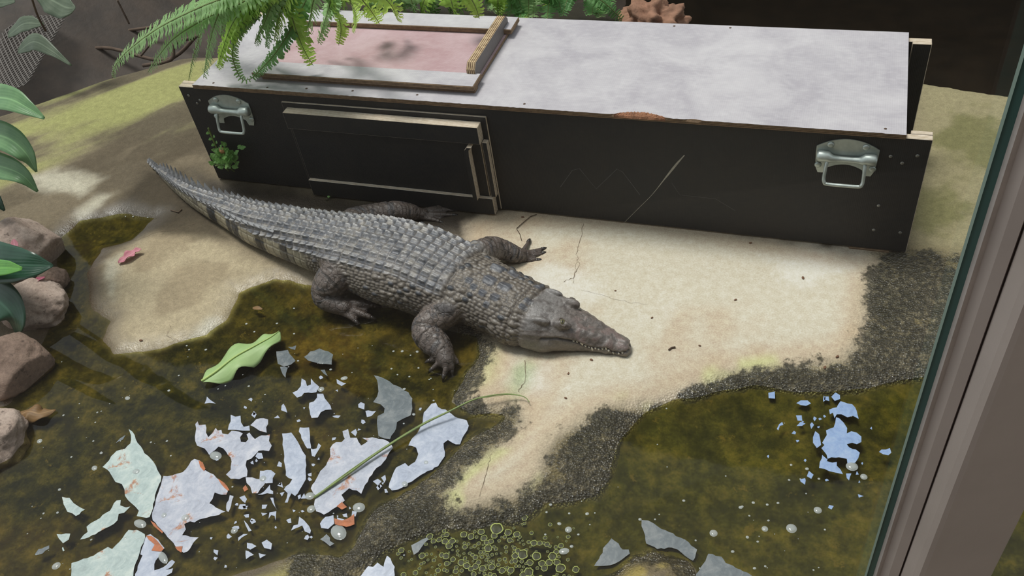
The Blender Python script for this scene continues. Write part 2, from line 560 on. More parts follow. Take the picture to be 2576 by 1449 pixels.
# dark bank and pool behind the slab
def bank():
    xs = np.linspace(-4.2, 4.6, 200); ys = np.linspace(0.0, 3.4, 110)
    X, Y = np.meshgrid(xs, ys)
    rimy = np.interp(X, RIM[:, 0], RIM[:, 1])
    Z = -0.40 + 0.10 * (fbm(X, Y, sc=2.5, oct=5, seed=81) - .5) + 0.45 * sstep(-0.3, -1.8, X) * sstep(0.2, 1.6, Y - rimy + .1) - 0.25 * sstep(0.6, 1.3, X)
    Z = np.where(Y < rimy - .05, -0.55, Z)
    V = np.stack([X, Y, Z], -1).reshape(-1, 3)
    ny, nx = X.shape; idx = np.arange(nx * ny).reshape(ny, nx)
    return pymesh('floor_bank', V, np.stack([idx[:-1, :-1], idx[:-1, 1:], idx[1:, 1:], idx[1:, :-1]], -1).reshape(-1, 4), True)


soil = simple_mat('dark_wet_soil', srgb(58, 47, 38), 0.7, 0.55, 9, 0.6, 40)
BK = bank()
tag(link('floor_bank', BK, soil), 'dark brown earth bank behind the slab', kind='structure')
tag(link('water_back', sheet('water_back', 0.2, 4.6, 0.4, 3.4, -0.47), water_mat('dark_back_water', (0.5, 0.48, 0.42), 0.06, 5, 0.05)), 'dark still water behind the crate', kind='structure')


def rocky_wall():
    xs = np.linspace(-5.5, 5.8, 150); zs = np.linspace(-0.7, 5.6, 60)
    X, Z = np.meshgrid(xs, zs)
    Y = 3.25 + 0.35 * (fbm(X, Z, sc=1.6, oct=5, seed=91) - .5) - 0.1 * X * 0
    V = np.stack([X, Y, Z], -1).reshape(-1, 3)
    ny, nx = X.shape; idx = np.arange(nx * ny).reshape(ny, nx)
    return pymesh('wall_unseen_back', V, np.stack([idx[:-1, :-1], idx[:-1, 1:], idx[1:, 1:], idx[1:, :-1]], -1).reshape(-1, 4), True)


tag(link('wall_unseen_back', rocky_wall(), simple_mat('dark_screen_rock', srgb(66, 58, 50), 0.85, 0.5, 4, 0.6, 14)), 'unseen dark rock wall added at the back to shade the water', kind='structure')  # unseen wall, made tall to keep bright sky out of the water reflections

# ------------------------------------------------------------------ crate
H = 0.3366


def ply_edge_mats():
    out = []
    for nm, a, b in (('plywood_edge_pale', srgb(226, 214, 196), srgb(186, 166, 140)), ('plywood_edge_weathered', srgb(150, 124, 96), srgb(92, 72, 52))):
        m, nt, bs, L = mat_new(nm)
        co = objco(nt)
        sp = nd(nt, 'ShaderNodeSeparateXYZ'); L.new(co, sp.inputs[0])
        w = mathn(nt, 'SINE', mathn(nt, 'MULTIPLY', mathn(nt, 'ADD', sp.outputs[2], mathn(nt, 'MULTIPLY', sp.outputs[1], .9)), 2 * PI / 0.0042))
        n = noise(nt, 90, 5, .6, co)
        f = mathn(nt, 'ADD', mathn(nt, 'MULTIPLY', w, .32), n)
        L.new(ramp(nt, f, [(0.25, b), (0.8, a)]), bs.inputs['Base Color'])
        bs.inputs['Roughness'].default_value = .8
        L.new(bump(nt, n, .3, .002), bs.inputs['Normal'])
        out.append(m)
    return out


PLY, PLYW = ply_edge_mats()


def film_mat(name, col, rough, lines, spec=.5, dirt=(0.2, 0.2, 0.2), dirtamt=.25, axis=0, coat=0.0):
    """phenolic film faced plywood with a pressed wire pattern"""
    m, nt, bs, L = mat_new(name)
    co = objco(nt)
    sp = nd(nt, 'ShaderNodeSeparateXYZ'); L.new(co, sp.inputs[0])
    big = noise(nt, 7, 7, .68, co, .5); fine = noise(nt, 120, 4, .6, co)
    mp = nd(nt, 'ShaderNodeMapping'); mp.inputs['Scale'].default_value = (14, 34, 34) if axis == 0 else (34, 14, 14)
    L.new(co, mp.inputs[0])
    st = noise(nt, 3, 6, .65, mp.outputs[0])
    c = mixc(nt, ramp(nt, big, [(0.35, 0.0), (0.72, dirtamt)]), col, dirt)
    c = mixc(nt, ramp(nt, st, [(0.45, 0.0), (0.75, dirtamt * .6)]), c, dirt)
    L.new(c, bs.inputs['Base Color'])
    r = mathn(nt, 'ADD', rough - .1, mathn(nt, 'MULTIPLY', big, .25))
    L.new(r, bs.inputs['Roughness'])
    bs.inputs['Specular IOR Level'].default_value = spec
    bs.inputs['Coat Weight'].default_value = coat
    bs.inputs['Coat Roughness'].default_value = .3
    h = mathn(nt, 'ADD', mathn(nt, 'SINE', mathn(nt, 'MULTIPLY', sp.outputs[0], 2 * PI / lines)), mathn(nt, 'MULTIPLY', mathn(nt, 'SINE', mathn(nt, 'MULTIPLY', sp.outputs[1], 2 * PI / (lines * 1.9))), .6))
    h = mathn(nt, 'ADD', h, mathn(nt, 'MULTIPLY', fine, 1.6))
    L.new(bump(nt, h, .12, .001), bs.inputs['Normal'])
    return m


BLACK = film_mat('black_film_board', srgb(38, 39, 41), .55, .004, .35, srgb(72, 66, 58), .30)
LIDM = film_mat('sky_sheen_film_lid', srgb(180, 175, 181), .44, .005, .5, srgb(216, 212, 213), .8)  # pale grey base holds the sky sheen of a darker brown film
REDM = film_mat('red_brown_film_board', srgb(186, 152, 155), .44, .004, .5, srgb(214, 190, 193), .7)  # pinkish base has sky sheen mixed into the red-brown


def board(name, x0, x1, y0, y1, z0, z1, face, edge, thick, parent, bev=0.0012, jag=0.0):
    """plywood board: film on its two faces, bare plies on its edges; thick = axis of its thickness"""
    bm = bmesh.new()
    bmesh.ops.create_cube(bm, size=1.0)
    for v in bm.verts:
        v.co = Vector((x0 + (v.co.x + .5) * (x1 - x0), y0 + (v.co.y + .5) * (y1 - y0), z0 + (v.co.z + .5) * (z1 - z0)))
    bmesh.ops.bevel(bm, geom=list(bm.edges), offset=bev, segments=1, affect='EDGES')
    bm.normal_update()
    for f in bm.faces:
        f.material_index = 0 if abs(f.normal['xyz'.index(thick)]) > .9 else 1
    me = bmesh_to(name, bm)
    return link(name, me, [face, edge], parent)


crate = tag(empty('transport_crate', (1.0, 0.22, 0)), 'long black plywood transport crate with sheen-greyed lid and metal handles', 'crate')
CR = Matrix.Translation((1.0, .22, 0)).inverted()


def part(o, parent=crate):
    o.matrix_parent_inverse = CR if parent is crate else Matrix()
    return o


W = 0.444
part(board('front_panel', 0, 2.0, 0, 0.018, 0.004, H, BLACK, PLY, 'y', crate))
part(board('back_panel', 0, 2.0, W - .018, W, 0.004, H, BLACK, PLY, 'y', crate))
part(board('end_panel', 0.055, 0.073, .018, W - .018, 0.004, H, BLACK, PLY, 'x', crate))
part(board('end_panel', 1.915, 1.933, .018, W - .018, 0.004, H, BLACK, PLY, 'x', crate))
part(board('bottom_panel', 0.073, 1.915, .018, W - .018, 0.004, 0.022, BLACK, PLY, 'z', crate))
for x0, x1 in ((0.0, 0.05), (1.955, 2.0)):
    part(board('guide_strip', x0, x1, .0185, .031, 0.02, H + .001, BLACK, PLY, 'y', crate))
    part(board('guide_strip', x0, x1, W - .031, W - .0185, 0.02, H + .001, BLACK, PLY, 'y', crate))


def lid_mesh():
    """lid with a worn front edge"""
    n = 220
    x0, x1, y0, y1, z0, z1 = .058, 1.9438, -.007, W + .004, H + .0005, H + .0125
    V, F, mi = [], [], []
    r = random.Random(4)
    for i in range(n + 1):
        x = x0 + (x1 - x0) * i / n
        chip = 0.0
        if 1.28 < x < 1.42:
            chip = .013 * math.sin((x - 1.28) / .14 * PI) ** .6 * (.5 + .5 * r.random())
        elif 1.455 < x < 1.50:
            chip = .006 * math.sin((x - 1.455) / .045 * PI) * (.6 + .4 * r.random())
        e = y0 + .0012 * r.random()
        V += [(x, e + .0006 * r.random(), z0), (x, e, z0 + .006), (x, e + chip + .0008 * r.random(), z1 - (.0 if chip < .001 else .0004)), (x, y1, z1), (x, y1, z0)]
    for i in range(n):
        a, b = i * 5, i * 5 + 5
        for k in range(5):
            F.append((a + k, b + k, b + (k + 1) % 5, a + (k + 1) % 5))
            mi.append(0 if k in (2, 4) else 1)
    F.append((4, 3, 2, 1, 0)); mi.append(1)
    e = n * 5
    F.append((e, e + 1, e + 2, e + 3, e + 4)); mi.append(1)
    me = pymesh('lid', V, F)
    me.polygons.foreach_set('material_index', mi)
    return me


part(link('lid', lid_mesh(), [LIDM, PLYW], crate))
T = H + .0125
part(board('rail_spacer', .262, .905, .045, .070, T, T + .012, BLACK, PLYW, 'z', crate))
part(board('rail_board', .240, .907, .034, .100, T + .012, T + .026, LIDM, PLYW, 'z', crate, .002))
part(board('rail_spacer', .262, .905, .385, .41, T, T + .012, BLACK, PLYW, 'z', crate))
part(board('rail_board', .240, .915, .330, .405, T + .012, T + .026, LIDM, PLYW, 'z', crate, .002))
part(board('sliding_hatch', .262, .900, .072, .383, T + .001, T + .010, REDM, PLYW, 'z', crate))


def hatch_grip():
    x0, x1, y0, y1, z0, z1 = .868, .892, .095, .372, T + .010, T + .052
    prof = [(y0 + .0, z0), (y0, z1 - .014), (y0 + .014, z1), (y1 - .014, z1), (y1, z1 - .014), (y1, z0)]
    V = [(x0, y, z) for y, z in prof] + [(x1, y, z) for y, z in prof]
    n = len(prof)
    F = [tuple(reversed(range(n))), tuple(range(n, 2 * n))] + [(i, (i + 1) % n, n + (i + 1) % n, n + i) for i in range(n)]
    me = pymesh('hatch_grip', V, F)
    me.polygons.foreach_set('material_index', [0, 0] + [1] * n)
    return me


GREYB = film_mat('grey_brown_film_board', srgb(104, 98, 96), .5, .004, .4, srgb(140, 134, 128), .4)


def ply_side():
    m, nt, bs, L = mat_new('plywood_edge_striped')
    co = objco(nt)
    sp = nd(nt, 'ShaderNodeSeparateXYZ'); L.new(co, sp.inputs[0])
    w = mathn(nt, 'SINE', mathn(nt, 'MULTIPLY', sp.outputs[0], 2 * PI / .0055))
    n = noise(nt, 60, 5, .6, co)
    L.new(ramp(nt, mathn(nt, 'ADD', mathn(nt, 'MULTIPLY', w, .35), n), [(0.2, srgb(96, 70, 46)), (0.85, srgb(216, 190, 150))]), bs.inputs['Base Color'])
    bs.inputs['Roughness'].default_value = .8
    return m


PLYX = ply_side()
part(link('hatch_grip', hatch_grip(), [GREYB, PLYX], crate))
# sliding door set on the front
part(board('door_backing', .338, .946, -.006, -.0002, .008, .313, BLACK, PLY, 'y', crate, .0008))
part(board('door_top_rail', .352, .930, -.034, -.0062, .245, .298, BLACK, PLY, 'y', crate, .001))
part(board('sliding_door', .354, .925, -.020, -.0062, .06, .244, BLACK, PLY, 'y', crate, .001))
part(board('door_bottom_rail', .356, .936, -.030, -.0062, .006, .062, BLACK, PLY, 'y', crate, .001))
part(board('door_stop', .930, .944, -.022, -.0062, .0625, .244, BLACK, PLY, 'y', crate, .001))


def door_pull():
    pts = [(0, .0), (.012, .0), (.012, .150), (.014, .168), (.022, .176), (.010, .176), (.001, .166), (0, .150)]
    V = [(.884 + a, -.0205, .062 + b) for a, b in pts] + [(.884 + a, -.043, .062 + b) for a, b in pts]
    n = len(pts)
    F = [tuple(range(n)), tuple(reversed(range(n, 2 * n)))] + [((i + 1) % n, i, n + i, n + (i + 1) % n) for i in range(n)]
    me = pymesh('door_pull', V, F)
    me.polygons.foreach_set('material_index', [0, 0] + [1] * n)
    return me


part(link('door_pull', door_pull(), [BLACK, PLY], crate))
part(board('skid', 1.868, 1.962, -.004, .05, -.012, .0035, PLYW, PLYW, 'z', crate))
part(board('skid', .05, .15, .05, .1, -.012, .0035, PLYW, PLYW, 'z', crate))

# handles
STEEL, nt_, bs_, L_ = mat_new('zinc_plated_steel')
bs_.inputs['Metallic'].default_value = .55
L_.new(ramp(nt_, noise(nt_, 40, 4, .6, objco(nt_)), [(.3, srgb(176, 186, 180)), (.7, srgb(208, 216, 210))]), bs_.inputs['Base Color'])
bs_.inputs['Roughness'].default_value = .42


def handle_parts(cx, cz, parent):
    """chest handle: arched plate, cradle tube with bulged ends, hanging bail, four rivets; x along the crate, hangs on y = 0"""
    w = .068
    outl = []
    for i in range(13):
        t = -1 + 2 * i / 12
        outl.append((t * w, .028 + .024 * (1 - t * t)))
    outl += [(w, .010), (w * .96, -.030), (w * .86, -.046), (w * .62, -.046)]
    for i in range(9):
        t = 1 - 2 * i / 8
        outl.append((t * w * .56, -.030 + .012 * (1 - t * t)))
    outl += [(-w * .62, -.046), (-w * .86, -.046), (-w * .96, -.030), (-w, .010)]
    V = [(cx + a, -.0028, cz + b) for a, b in outl] + [(cx + a, -.0003, cz + b) for a, b in outl]
    n = len(outl)
    F = [(i, (i + 1) % n, n + (i + 1) % n, n + i) for i in range(n)]
    bm = bmesh.new()
    vs = [bm.verts.new(v) for v in V]
    for f in F:
        bm.faces.new([vs[i] for i in f])
    f1 = bm.faces.new([vs[i] for i in reversed(range(n))])
    f2 = bm.faces.new([vs[i] for i in range(n, 2 * n)])
    bmesh.ops.triangulate(bm, faces=[f1, f2])
    me = bmesh_to('plate', bm)
    ps = [link('plate', me, STEEL, parent)]
    xs = [-.0655, -.060, -.052, -.042, -.034, -.026, -.012, .012, .026, .034, .042, .052, .060, .0655]
    rs = [.0115, .0135, .0138, .0132, .0108, .0080, .0070, .0070, .0080, .0108, .0132, .0138, .0135, .0115]
    ps.append(link('cradle', tube_mesh('cradle', [(cx + x, -.010 + (.0 if r > .011 else -.001), cz + .006 - (.0 if r > .011 else .004)) for x, r in zip(xs, rs)], rs, 16), STEEL, parent))
    b = [(cx - .040, -.012, cz + .002), (cx - .042, -.022, cz - .012), (cx - .043, -.030, cz - .040), (cx - .041, -.034, cz - .050), (cx - .035, -.035, cz - .054), (cx, -.036, cz - .054), (cx + .035, -.035, cz - .054), (cx + .041, -.034, cz - .050), (cx + .043, -.030, cz - .040), (cx + .042, -.022, cz - .012), (cx + .040, -.012, cz + .002)]
    ps.append(link('bail', tube_mesh('bail', [tuple(p) for p in catmull(b, 4)], .0042, 10), STEEL, parent))
    for dx, dz in ((-.038, .034), (.038, .034), (-.060, -.024), (.060, -.024)):
        R = [(.0080, .0), (.0080, .0016), (.0062, .0036), (.003, .0042)]
        ps.append(link('rivet', tube_mesh('rivet', [(cx + dx, -.0029 - h, cz + dz) for _, h in R], [r for r, _ in R], 14), STEEL, parent))
    return ps


for cx, cz in ((.155, .268), (1.828, .272)):
    hd = part(empty('carry_handle', (0, 0, 0)), None)
    hd.parent = crate
    hd.matrix_parent_inverse = CR
    for o in handle_parts(cx, cz, hd):
        pass

SCREW = simple_mat('dull_screw', srgb(150, 150, 146), .4, .2, 60, 0, metallic=.8)
for x, z in ((1.921, .285), (1.976, .292), (1.948, .269), (1.917, .141), (1.917, .065), (1.977, .065), (.024, .308), (.057, .294), (.043, .283), (.03, .06)):
    part(link('screw', tube_mesh('screw', [(x, -.0002, z), (x, -.0014, z), (x, -.0018, z)], [.0042, .0040, .002], 10), SCREW, crate))
for x, y in ((.12, .01), (.30, .006), (.56, .018), (.75, .02), (1.05, .012), (1.35, .434), (1.5, .436), (1.90, .012), (.42, .014)):
    part(link('screw', tube_mesh('screw', [(x, y, T - .0004), (x, y, T + .0007)], [.004, .003], 8), simple_mat('rusty_screw', srgb(84, 66, 52), .7, .3, 80, 0) if x == .12 else bpy.data.materials['rusty_screw'], crate))

# scratches scored in the black film
SCR = simple_mat('scratch_pale', srgb(176, 172, 160), .8, .3, 60, 0)
SCR2 = simple_mat('scratch_faint', srgb(92, 92, 92), .8, .3, 60, 0)


def ribbon(name, pts, wid, nrm, lift=.0004):
    V, F = [], []
    N = Vector(nrm).normalized()
    P = [Vector(p) for p in pts]
    for i, p in enumerate(P):
        t = (P[min(i + 1, len(P) - 1)] - P[max(i - 1, 0)]).normalized()
        s = t.cross(N) * (wid[i] if isinstance(wid, list) else wid) * .5
        V += [p + N * lift - s, p + N * lift + s]
        if i:
            F.append((2 * i - 2, 2 * i - 1, 2 * i + 1, 2 * i))
    return pymesh(name, V, F)


sc = [FY(x, y, 0) for x, y in ((1722, 390), (1700, 415), (1672, 450), (1640, 490), (1605, 525), (1570, 560))]
sc = catmull(sc, 6)
part(link('scratch', ribbon('scratch', sc, [.001 + .0045 * math.exp(-((i - 7) / 6) ** 2) for i in range(len(sc))], (0, -1, 0)), SCR, crate))
part(link('scratch', ribbon('scratch', [FY(x, y, 0) for x, y in ((1410, 470), (1440, 428), (1458, 424), (1500, 475), (1552, 425), (1566, 432), (1610, 490))], .0014, (0, -1, 0)), SCR2, crate))
part(link('scratch', ribbon('scratch', [FY(x, y, 0) for x, y in ((1690, 460), (1710, 490), (1800, 500), (1850, 530))], .001, (0, -1, 0)), SCR2, crate))


def chip_mesh():
    r = random.Random(9)
    V, F = [], []
    n, k = 46, 6
    for i in range(n):
        x = 1.285 + .125 * i / (n - 1)
        a = math.sin(PI * i / (n - 1))
        for j in range(k):
            V.append((x, -.0085 + (.014 + .006 * r.random()) * a ** .6 * j / (k - 1), T - .0070 + .0085 * (j / (k - 1)) ** .5 + .0022 * r.random() * (1 if 0 < j < k - 1 else .2)))
    for i in range(n - 1):
        for j in range(k - 1):
            F.append((i * k + j, (i + 1) * k + j, (i + 1) * k + j + 1, i * k + j + 1))
    return pymesh('chipped_edge', V, F)


part(link('chipped_edge', chip_mesh(), simple_mat('splintered_ply', srgb(150, 104, 76), .9, .45, 70, .5), crate))

# ------------------------------------------------------------------ crocodile
# stations along the back: pixel of the dorsal midline, height of the back there, half width, section roundness
ST = [
    # px, py, top z, half width
    (372, 398, .012, .004), (400, 424, .028, .007), (432, 448, .046, .011), (470, 470, .062, .018), (520, 488, .078, .030),
    (570, 504, .090, .041), (630, 525, .102, .055), (700, 540, .114, .068), (770, 554, .123, .080), (840, 567, .133, .095),
    (910, 581, .143, .114), (980, 597, .147, .127), (1050, 617, .143, .126), (1115, 645, .132, .116), (1170, 671, .123, .102),
    (1220, 694, .116, .092), (1265, 717, .111, .087), (1310, 739, .108, .085), (1350, 757, .104, .083),
]
HEADST = [
    # px, py, top z, half width
    (1350, 757, .104, .083), (1385, 770, .096, .074), (1415, 784, .086, .064), (1440, 796, .076, .055), (1465, 808, .066, .047), (1490, 821, .057, .040),
    (1515, 833, .049, .0335), (1535, 843, .043, .0295), (1552, 851, .036, .0245), (1566, 859, .033, .0228), (1577, 866, .030, .0195), (1584, 872, .024, .013), (1588, 876, .017, .005),
]


def croc_axis():
    A = [list(G(px, py, z)[:2]) + [z, w] for px, py, z, w in ST + HEADST[1:]]
    A = np.array(catmull(A, 10))
    s = np.concatenate([[0], np.cumsum(np.hypot(np.diff(A[:, 0]), np.diff(A[:, 1])))])
    return A, s


AX, AS = croc_axis()
NBODY = (len(ST) - 1) * 10
S_HEAD = AS[NBODY]
CROC_LEN = AS[-1]
GB = -0.008   # belly level


def axis_at(s):
    return np.array([np.interp(s, AS, AX[:, k]) for k in range(4)])


def axis_frame(s):
    a, b = axis_at(max(s - .01, 0)), axis_at(min(s + .01, CROC_LEN))
    t = (b - a)[:2]; t /= np.linalg.norm(t)
    return t, np.array([t[1], -t[0]])      # tangent towards the head, side towards the camera


def ring(s, n=28):
    x, y, zt, w = axis_at(s)
    t, sd = axis_frame(s)
    hb = (s - S_HEAD) / (CROC_LEN - S_HEAD)
    tail = np.clip(1 - s / .75, 0, 1)
    zb = GB + 0.004
    if hb > 0:
        zb = GB + .006
    h = zt - zb
    out = []
    for k in range(n):
        th = 2 * PI * k / n
        c, q = math.sin(th), math.cos(th)      # c lateral, q up
        if hb > 0:
            el, ez = .72, .60
        else:
            el, ez = .80, .78
        L = math.copysign(abs(c) ** el, c)
        Zv = math.copysign(abs(q) ** ez, q)
        wid = w
        if hb <= 0:
            wid = w * (1 + .10 * max(0, -Zv) - (.16 - .1 * tail) * max(0, Zv))
        else:
            wid = w * (1 + .06 * max(0, -Zv) * (1 - hb) - .20 * max(0, Zv) * (1 - hb * .6))
        p = np.array([x, y]) + sd * L * wid
        out.append((p[0], p[1], zb + h * (.5 + .5 * Zv)))
    return out


# limbs: pixel, height, radius
LIMBS = {
    'near_hind': [(842, 612, .080, .050), (850, 638, .080, .054), (860, 664, .074, .053), (852, 692, .060, .050), (835, 712, .046, .047), (821, 730, .032, .040), (818, 750, .018, .030), (840, 764, .008, .026), (868, 774, .002, .022)],
    'far_hind': [(890, 560, .060, .042), (925, 546, .055, .034), (965, 537, .050, .031), (1000, 533, .044, .030), (1030, 534, .030, .024), (1050, 538, .016, .020), (1068, 540, .010, .017)],
    'near_fore': [(1180, 740, .070, .044), (1145, 770, .058, .040), (1108, 795, .044, .037), (1078, 816, .032, .036), (1074, 838, .022, .036), (1088, 856, .014, .035), (1105, 874, .008, .031), (1118, 892, .003, .025), (1123, 906, -.001, .022)],
    'far_fore': [(1205, 640, .075, .034), (1232, 626, .066, .032), (1260, 627, .048, .027), (1285, 636, .032, .0235), (1305, 643, .018, .020), (1320, 644, .010, .017)],
}
TOES = {
    'near_hind': ([(850, 768, .004), (885, 780, -.002), (912, 790, -.008), (934, 798, -.016)], [(845, 772, .004), (866, 786, -.004), (884, 797, -.010), (895, 808, -.017)], [(862, 760, .008), (900, 764, .004), (925, 767, -.002), (945, 769, -.010)]),
    'far_hind': ([(1055, 532, .014), (1080, 527, .016), (1100, 522, .014), (1112, 517, .012)], [(1060, 536, .014), (1090, 530, .014), (1115, 527, .008), (1140, 529, .002)], [(1060, 541, .010), (1090, 540, .010), (1118, 540, .005), (1142, 541, .001)], [(1056, 546, .008), (1078, 550, .006), (1096, 554, .003), (1108, 558, .001)]),
    'near_fore': ([(1108, 893, .000), (1094, 902, -.005), (1080, 907, -.012)], [(1112, 902, .0), (1102, 915, -.006), (1087, 928, -.018)], [(1122, 908, .0), (1122, 926, -.006), (1117, 944, -.018)], [(1128, 905, .0), (1136, 920, -.006), (1137, 932, -.016)], [(1130, 893, .0), (1143, 902, -.005), (1152, 916, -.015)]),
    'far_fore': ([(1312, 636, .012), (1322, 622, .012), (1330, 607, .010)], [(1322, 638, .010), (1345, 632, .009), (1366, 626, .004)], [(1324, 643, .008), (1345, 642, .006), (1366, 637, .002)], [(1320, 649, .006), (1338, 653, .004), (1355, 654, .001)], [(1308, 652, .006), (1325, 656, .003), (1340, 658, .0)]),
}


def limb_pts(name):
    out = []
    for px, py, z, r in LIMBS[name]:
        out.append(list(G(px, py, z)) + [r])
    return np.array(catmull(out, 5))


LIMBP = {k: limb_pts(k) for k in LIMBS}


def croc_base():
    bm = bmesh.new()

    def add(me):
        bm.from_mesh(me)
        bpy.data.meshes.remove(me)

    n = 28
    ss = np.concatenate([np.linspace(0, S_HEAD, 90), np.linspace(S_HEAD, CROC_LEN, 34)[1:]])
    V, F = [], []
    for s in ss:
        V += ring(s, n)
    for i in range(len(ss) - 1):
        for k in range(n):
            F.append((i * n + k, i * n + (k + 1) % n, (i + 1) * n + (k + 1) % n, (i + 1) * n + k))
    F.append(tuple(reversed(range(n)))); F.append(tuple(range((len(ss) - 1) * n, len(ss) * n)))
    add(pymesh('a', V, F))
    for k, P in LIMBP.items():
        add(tube_mesh('a', [tuple(p[:3]) for p in P], [float(p[3]) for p in P], 16))
        # rounded ends
        for e in (0, -1):
            b2 = bmesh.new(); bmesh.ops.create_uvsphere(b2, u_segments=14, v_segments=8, radius=float(P[e][3]) * .98, matrix=Matrix.Translation(P[e][:3].tolist()))
            m2 = bpy.data.meshes.new('b'); b2.to_mesh(m2); b2.free(); add(m2)
        for toe in TOES[k]:
            T_ = np.array(catmull([G(*t) for t in toe], 4))
            r0 = {'near_hind': .0125, 'far_hind': .0095, 'near_fore': .0105, 'far_fore': .0088}[k]
            add(tube_mesh('a', [tuple(p) for p in T_], [r0 * (1 - .45 * i / (len(T_) - 1)) for i in range(len(T_))], 10))
    def ball(px, py, z, r, sc=(1, 1, 1)):
        b2 = bmesh.new(); bmesh.ops.create_uvsphere(b2, u_segments=16, v_segments=10, radius=r)
        for v in b2.verts:
            v.co = Vector((v.co.x * sc[0], v.co.y * sc[1], v.co.z * sc[2])) + Vector(G(px, py, z).tolist())
        m2 = bpy.data.meshes.new('b'); b2.to_mesh(m2); b2.free(); add(m2)
    for k in ('near_hind', 'far_hind'):
        ts = [np.array(catmull([G(*t) for t in toe], 4)) for toe in TOES[k]]
        order = {'near_hind': [1, 0, 2], 'far_hind': [0, 1, 2, 3]}[k]
        for a_, b_ in zip(order[:-1], order[1:]):
            A_, B_ = ts[a_][:10], ts[b_][:10]
            V, F = [], []
            for i_ in range(len(A_)):
                for q in (0, .33, .67, 1):
                    pq = A_[i_] * (1 - q) + B_[i_] * q - np.array([0, 0, .0035])
                    V += [pq + [0, 0, .0035], pq - [0, 0, .0035]]
            for i_ in range(len(A_) - 1):
                for q in range(3):
                    a0 = i_ * 8 + q * 2; b0 = a0 + 8
                    F += [(a0, a0 + 2, b0 + 2, b0), (a0 + 1, b0 + 1, b0 + 3, a0 + 3)]
                F += [(i_ * 8, i_ * 8 + 8, i_ * 8 + 9, i_ * 8 + 1), (i_ * 8 + 6, i_ * 8 + 7, i_ * 8 + 15, i_ * 8 + 14)]
            e_ = (len(A_) - 1) * 8
            for q in range(3):
                F += [(q * 2, q * 2 + 1, q * 2 + 3, q * 2 + 2), (e_ + q * 2, e_ + q * 2 + 2, e_ + q * 2 + 3, e_ + q * 2 + 1)]
            add(pymesh('w', V, F))
    def aball(s, lat, z, r, sc):
        x, y, zt, w = axis_at(s); t, sd = axis_frame(s)
        b2 = bmesh.new(); bmesh.ops.create_uvsphere(b2, u_segments=16, v_segments=10, radius=r)
        for v in b2.verts:
            q = np.array([x, y]) + sd * (lat * w + v.co.y * sc[1]) + t * v.co.x * sc[0]
            v.co = Vector((q[0], q[1], z + v.co.z * sc[2]))
        m2 = bpy.data.meshes.new('b'); b2.to_mesh(m2); b2.free(); add(m2)
    # brows over the eyes, nostril button, jowls
    HL = CROC_LEN - S_HEAD
    for sg in (1, -1):
        aball(S_HEAD + .31 * HL, .58 * sg, .080, .016, (1.5, .7, .8))
        aball(S_HEAD + .02, .72 * sg, .032, .030, (1.5, .8, 1))
        aball(S_HEAD - .05, .74 * sg, .040, .038, (1.5, .8, 1))
        aball(S_HEAD + .09 * HL, .60 * sg, .090, .012, (2.2, .7, .8))
    ball(1562, 857, .028, .012, (1.2, 1, .6))
    me = bpy.data.meshes.new('croc_base')
    bm.to_mesh(me); bm.free()
    o = bpy.data.objects.new('croc_base', me)
    COL.objects.link(o)
    r = o.modifiers.new('r', 'REMESH'); r.mode = 'VOXEL'; r.voxel_size = CROC_VOX
    sm = o.modifiers.new('s', 'SMOOTH'); sm.factor = .6; sm.iterations = 12
    dg = bpy.context.evaluated_depsgraph_get()
    out = bpy.data.meshes.new_from_object(o.evaluated_get(dg))
    bpy.data.objects.remove(o); bpy.data.meshes.remove(me)
    return out


CROC_VOX = 0.0022


